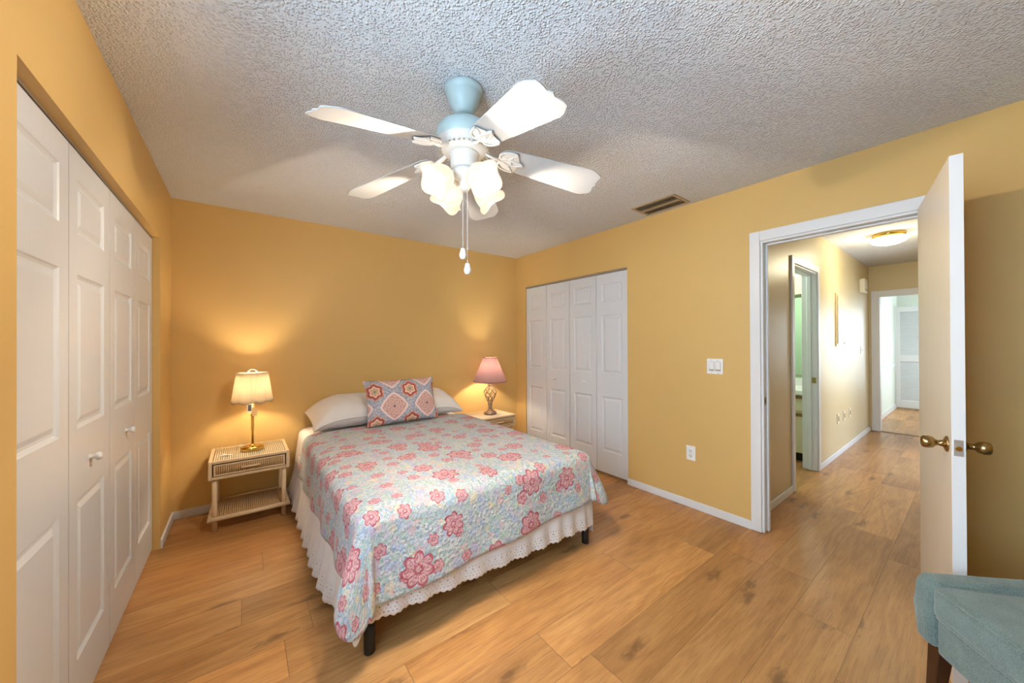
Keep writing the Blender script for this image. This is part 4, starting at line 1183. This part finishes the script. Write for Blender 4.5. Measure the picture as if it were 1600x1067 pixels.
# ------------------------------------------------------------------ armchair
CA = (1.866, -0.350)
rz = atan2(0.62, 0.78)                               # local +x -> towards the visible arm, local -y -> ... front is +y
chr_ = thing('armchair', (CA[0], CA[1], 0), 'teal upholstered armchair with dark wooden legs by the open door', 'armchair', rz=rz)
aw, ad = 0.350, 0.365
def arm(sx):
    b = MB()
    x0, x1 = (aw-0.070, aw) if sx > 0 else (-aw, -aw+0.070)
    prof_ = [(ad, 0.285), (ad+0.004, 0.40), (ad-0.004, 0.485), (ad-0.03, 0.508), (0.10, 0.522), (-0.20, 0.545), (-ad+0.02, 0.60), (-ad+0.02, 0.285)]
    n = len(prof_)
    vs = [(x0, y, z) for y, z in prof_] + [(x1 + (0.012*sx if z > 0.45 else 0), y, z) for y, z in prof_]
    if sx < 0: vs = [(x0 - (0.012 if z > 0.45 else 0), y, z) for y, z in prof_] + [(x1, y, z) for y, z in prof_]
    fs = [tuple(range(n)), tuple(reversed(range(n, 2*n)))] + [(k, (k+1) % n, n+(k+1) % n, n+k) for k in range(n)]
    b.add(vs, fs)
    return b
for sx in (1, -1): arm(sx).build('arm', M['teal'], chr_, bevel=0.022, bseg=4)
ix = aw-0.072
MB().box(-ix, ix, -ad+0.10, ad-0.012, 0.275, 0.398).build('seat_rail', M['teal'], chr_, bevel=0.012, bseg=3)
MB().box(-ix, ix, -ad+0.14, ad+0.004, 0.402, 0.508).build('seat_cushion', M['teal'], chr_, bevel=0.022, bseg=4)
pp = MB()
for z in (0.409, 0.501):
    e = 0.006
    pp.tube([(-ix+e, ad-0.02, z), (-ix+0.02, ad-0.001, z), (ix-0.02, ad-0.001, z), (ix-e, ad-0.02, z), (ix-e, -ad+0.16, z)], 0.0045, 8)
pp.build('piping', M['teal'], [o for o in chr_.children if o.name.startswith('seat_cushion')][0])
b = MB()
vs = [(-ix, -ad+0.02, 0.25), (ix, -ad+0.02, 0.25), (ix, -ad+0.14, 0.25), (-ix, -ad+0.14, 0.25), (-ix, -ad-0.10, 0.82), (ix, -ad-0.10, 0.82), (ix, -ad+0.02, 0.82), (-ix, -ad+0.02, 0.82)]
b.add(vs, [(0, 1, 2, 3), (4, 7, 6, 5), (0, 4, 5, 1), (1, 5, 6, 2), (2, 6, 7, 3), (3, 7, 4, 0)])
b.build('backrest', M['teal'], chr_, bevel=0.03, bseg=4)
for sx in (-1, 1):
    for sy in (-1, 1):
        x, y = sx*(aw-0.045), sy*(ad-0.045)
        b = MB()
        vs = []
        for z, h_, ox, oy in ((0.0, 0.013, 0.012*sx, 0.02*sy), (0.286, 0.022, 0, 0)):
            vs += [(x+ox-h_, y+oy-h_, z), (x+ox+h_, y+oy-h_, z), (x+ox+h_, y+oy+h_, z), (x+ox-h_, y+oy+h_, z)]
        b.add(vs, [(3, 2, 1, 0), (4, 5, 6, 7), (0, 1, 5, 4), (1, 2, 6, 5), (2, 3, 7, 6), (3, 0, 4, 7)])
        b.build('leg', M['darkwood'], chr_, bevel=0.003)
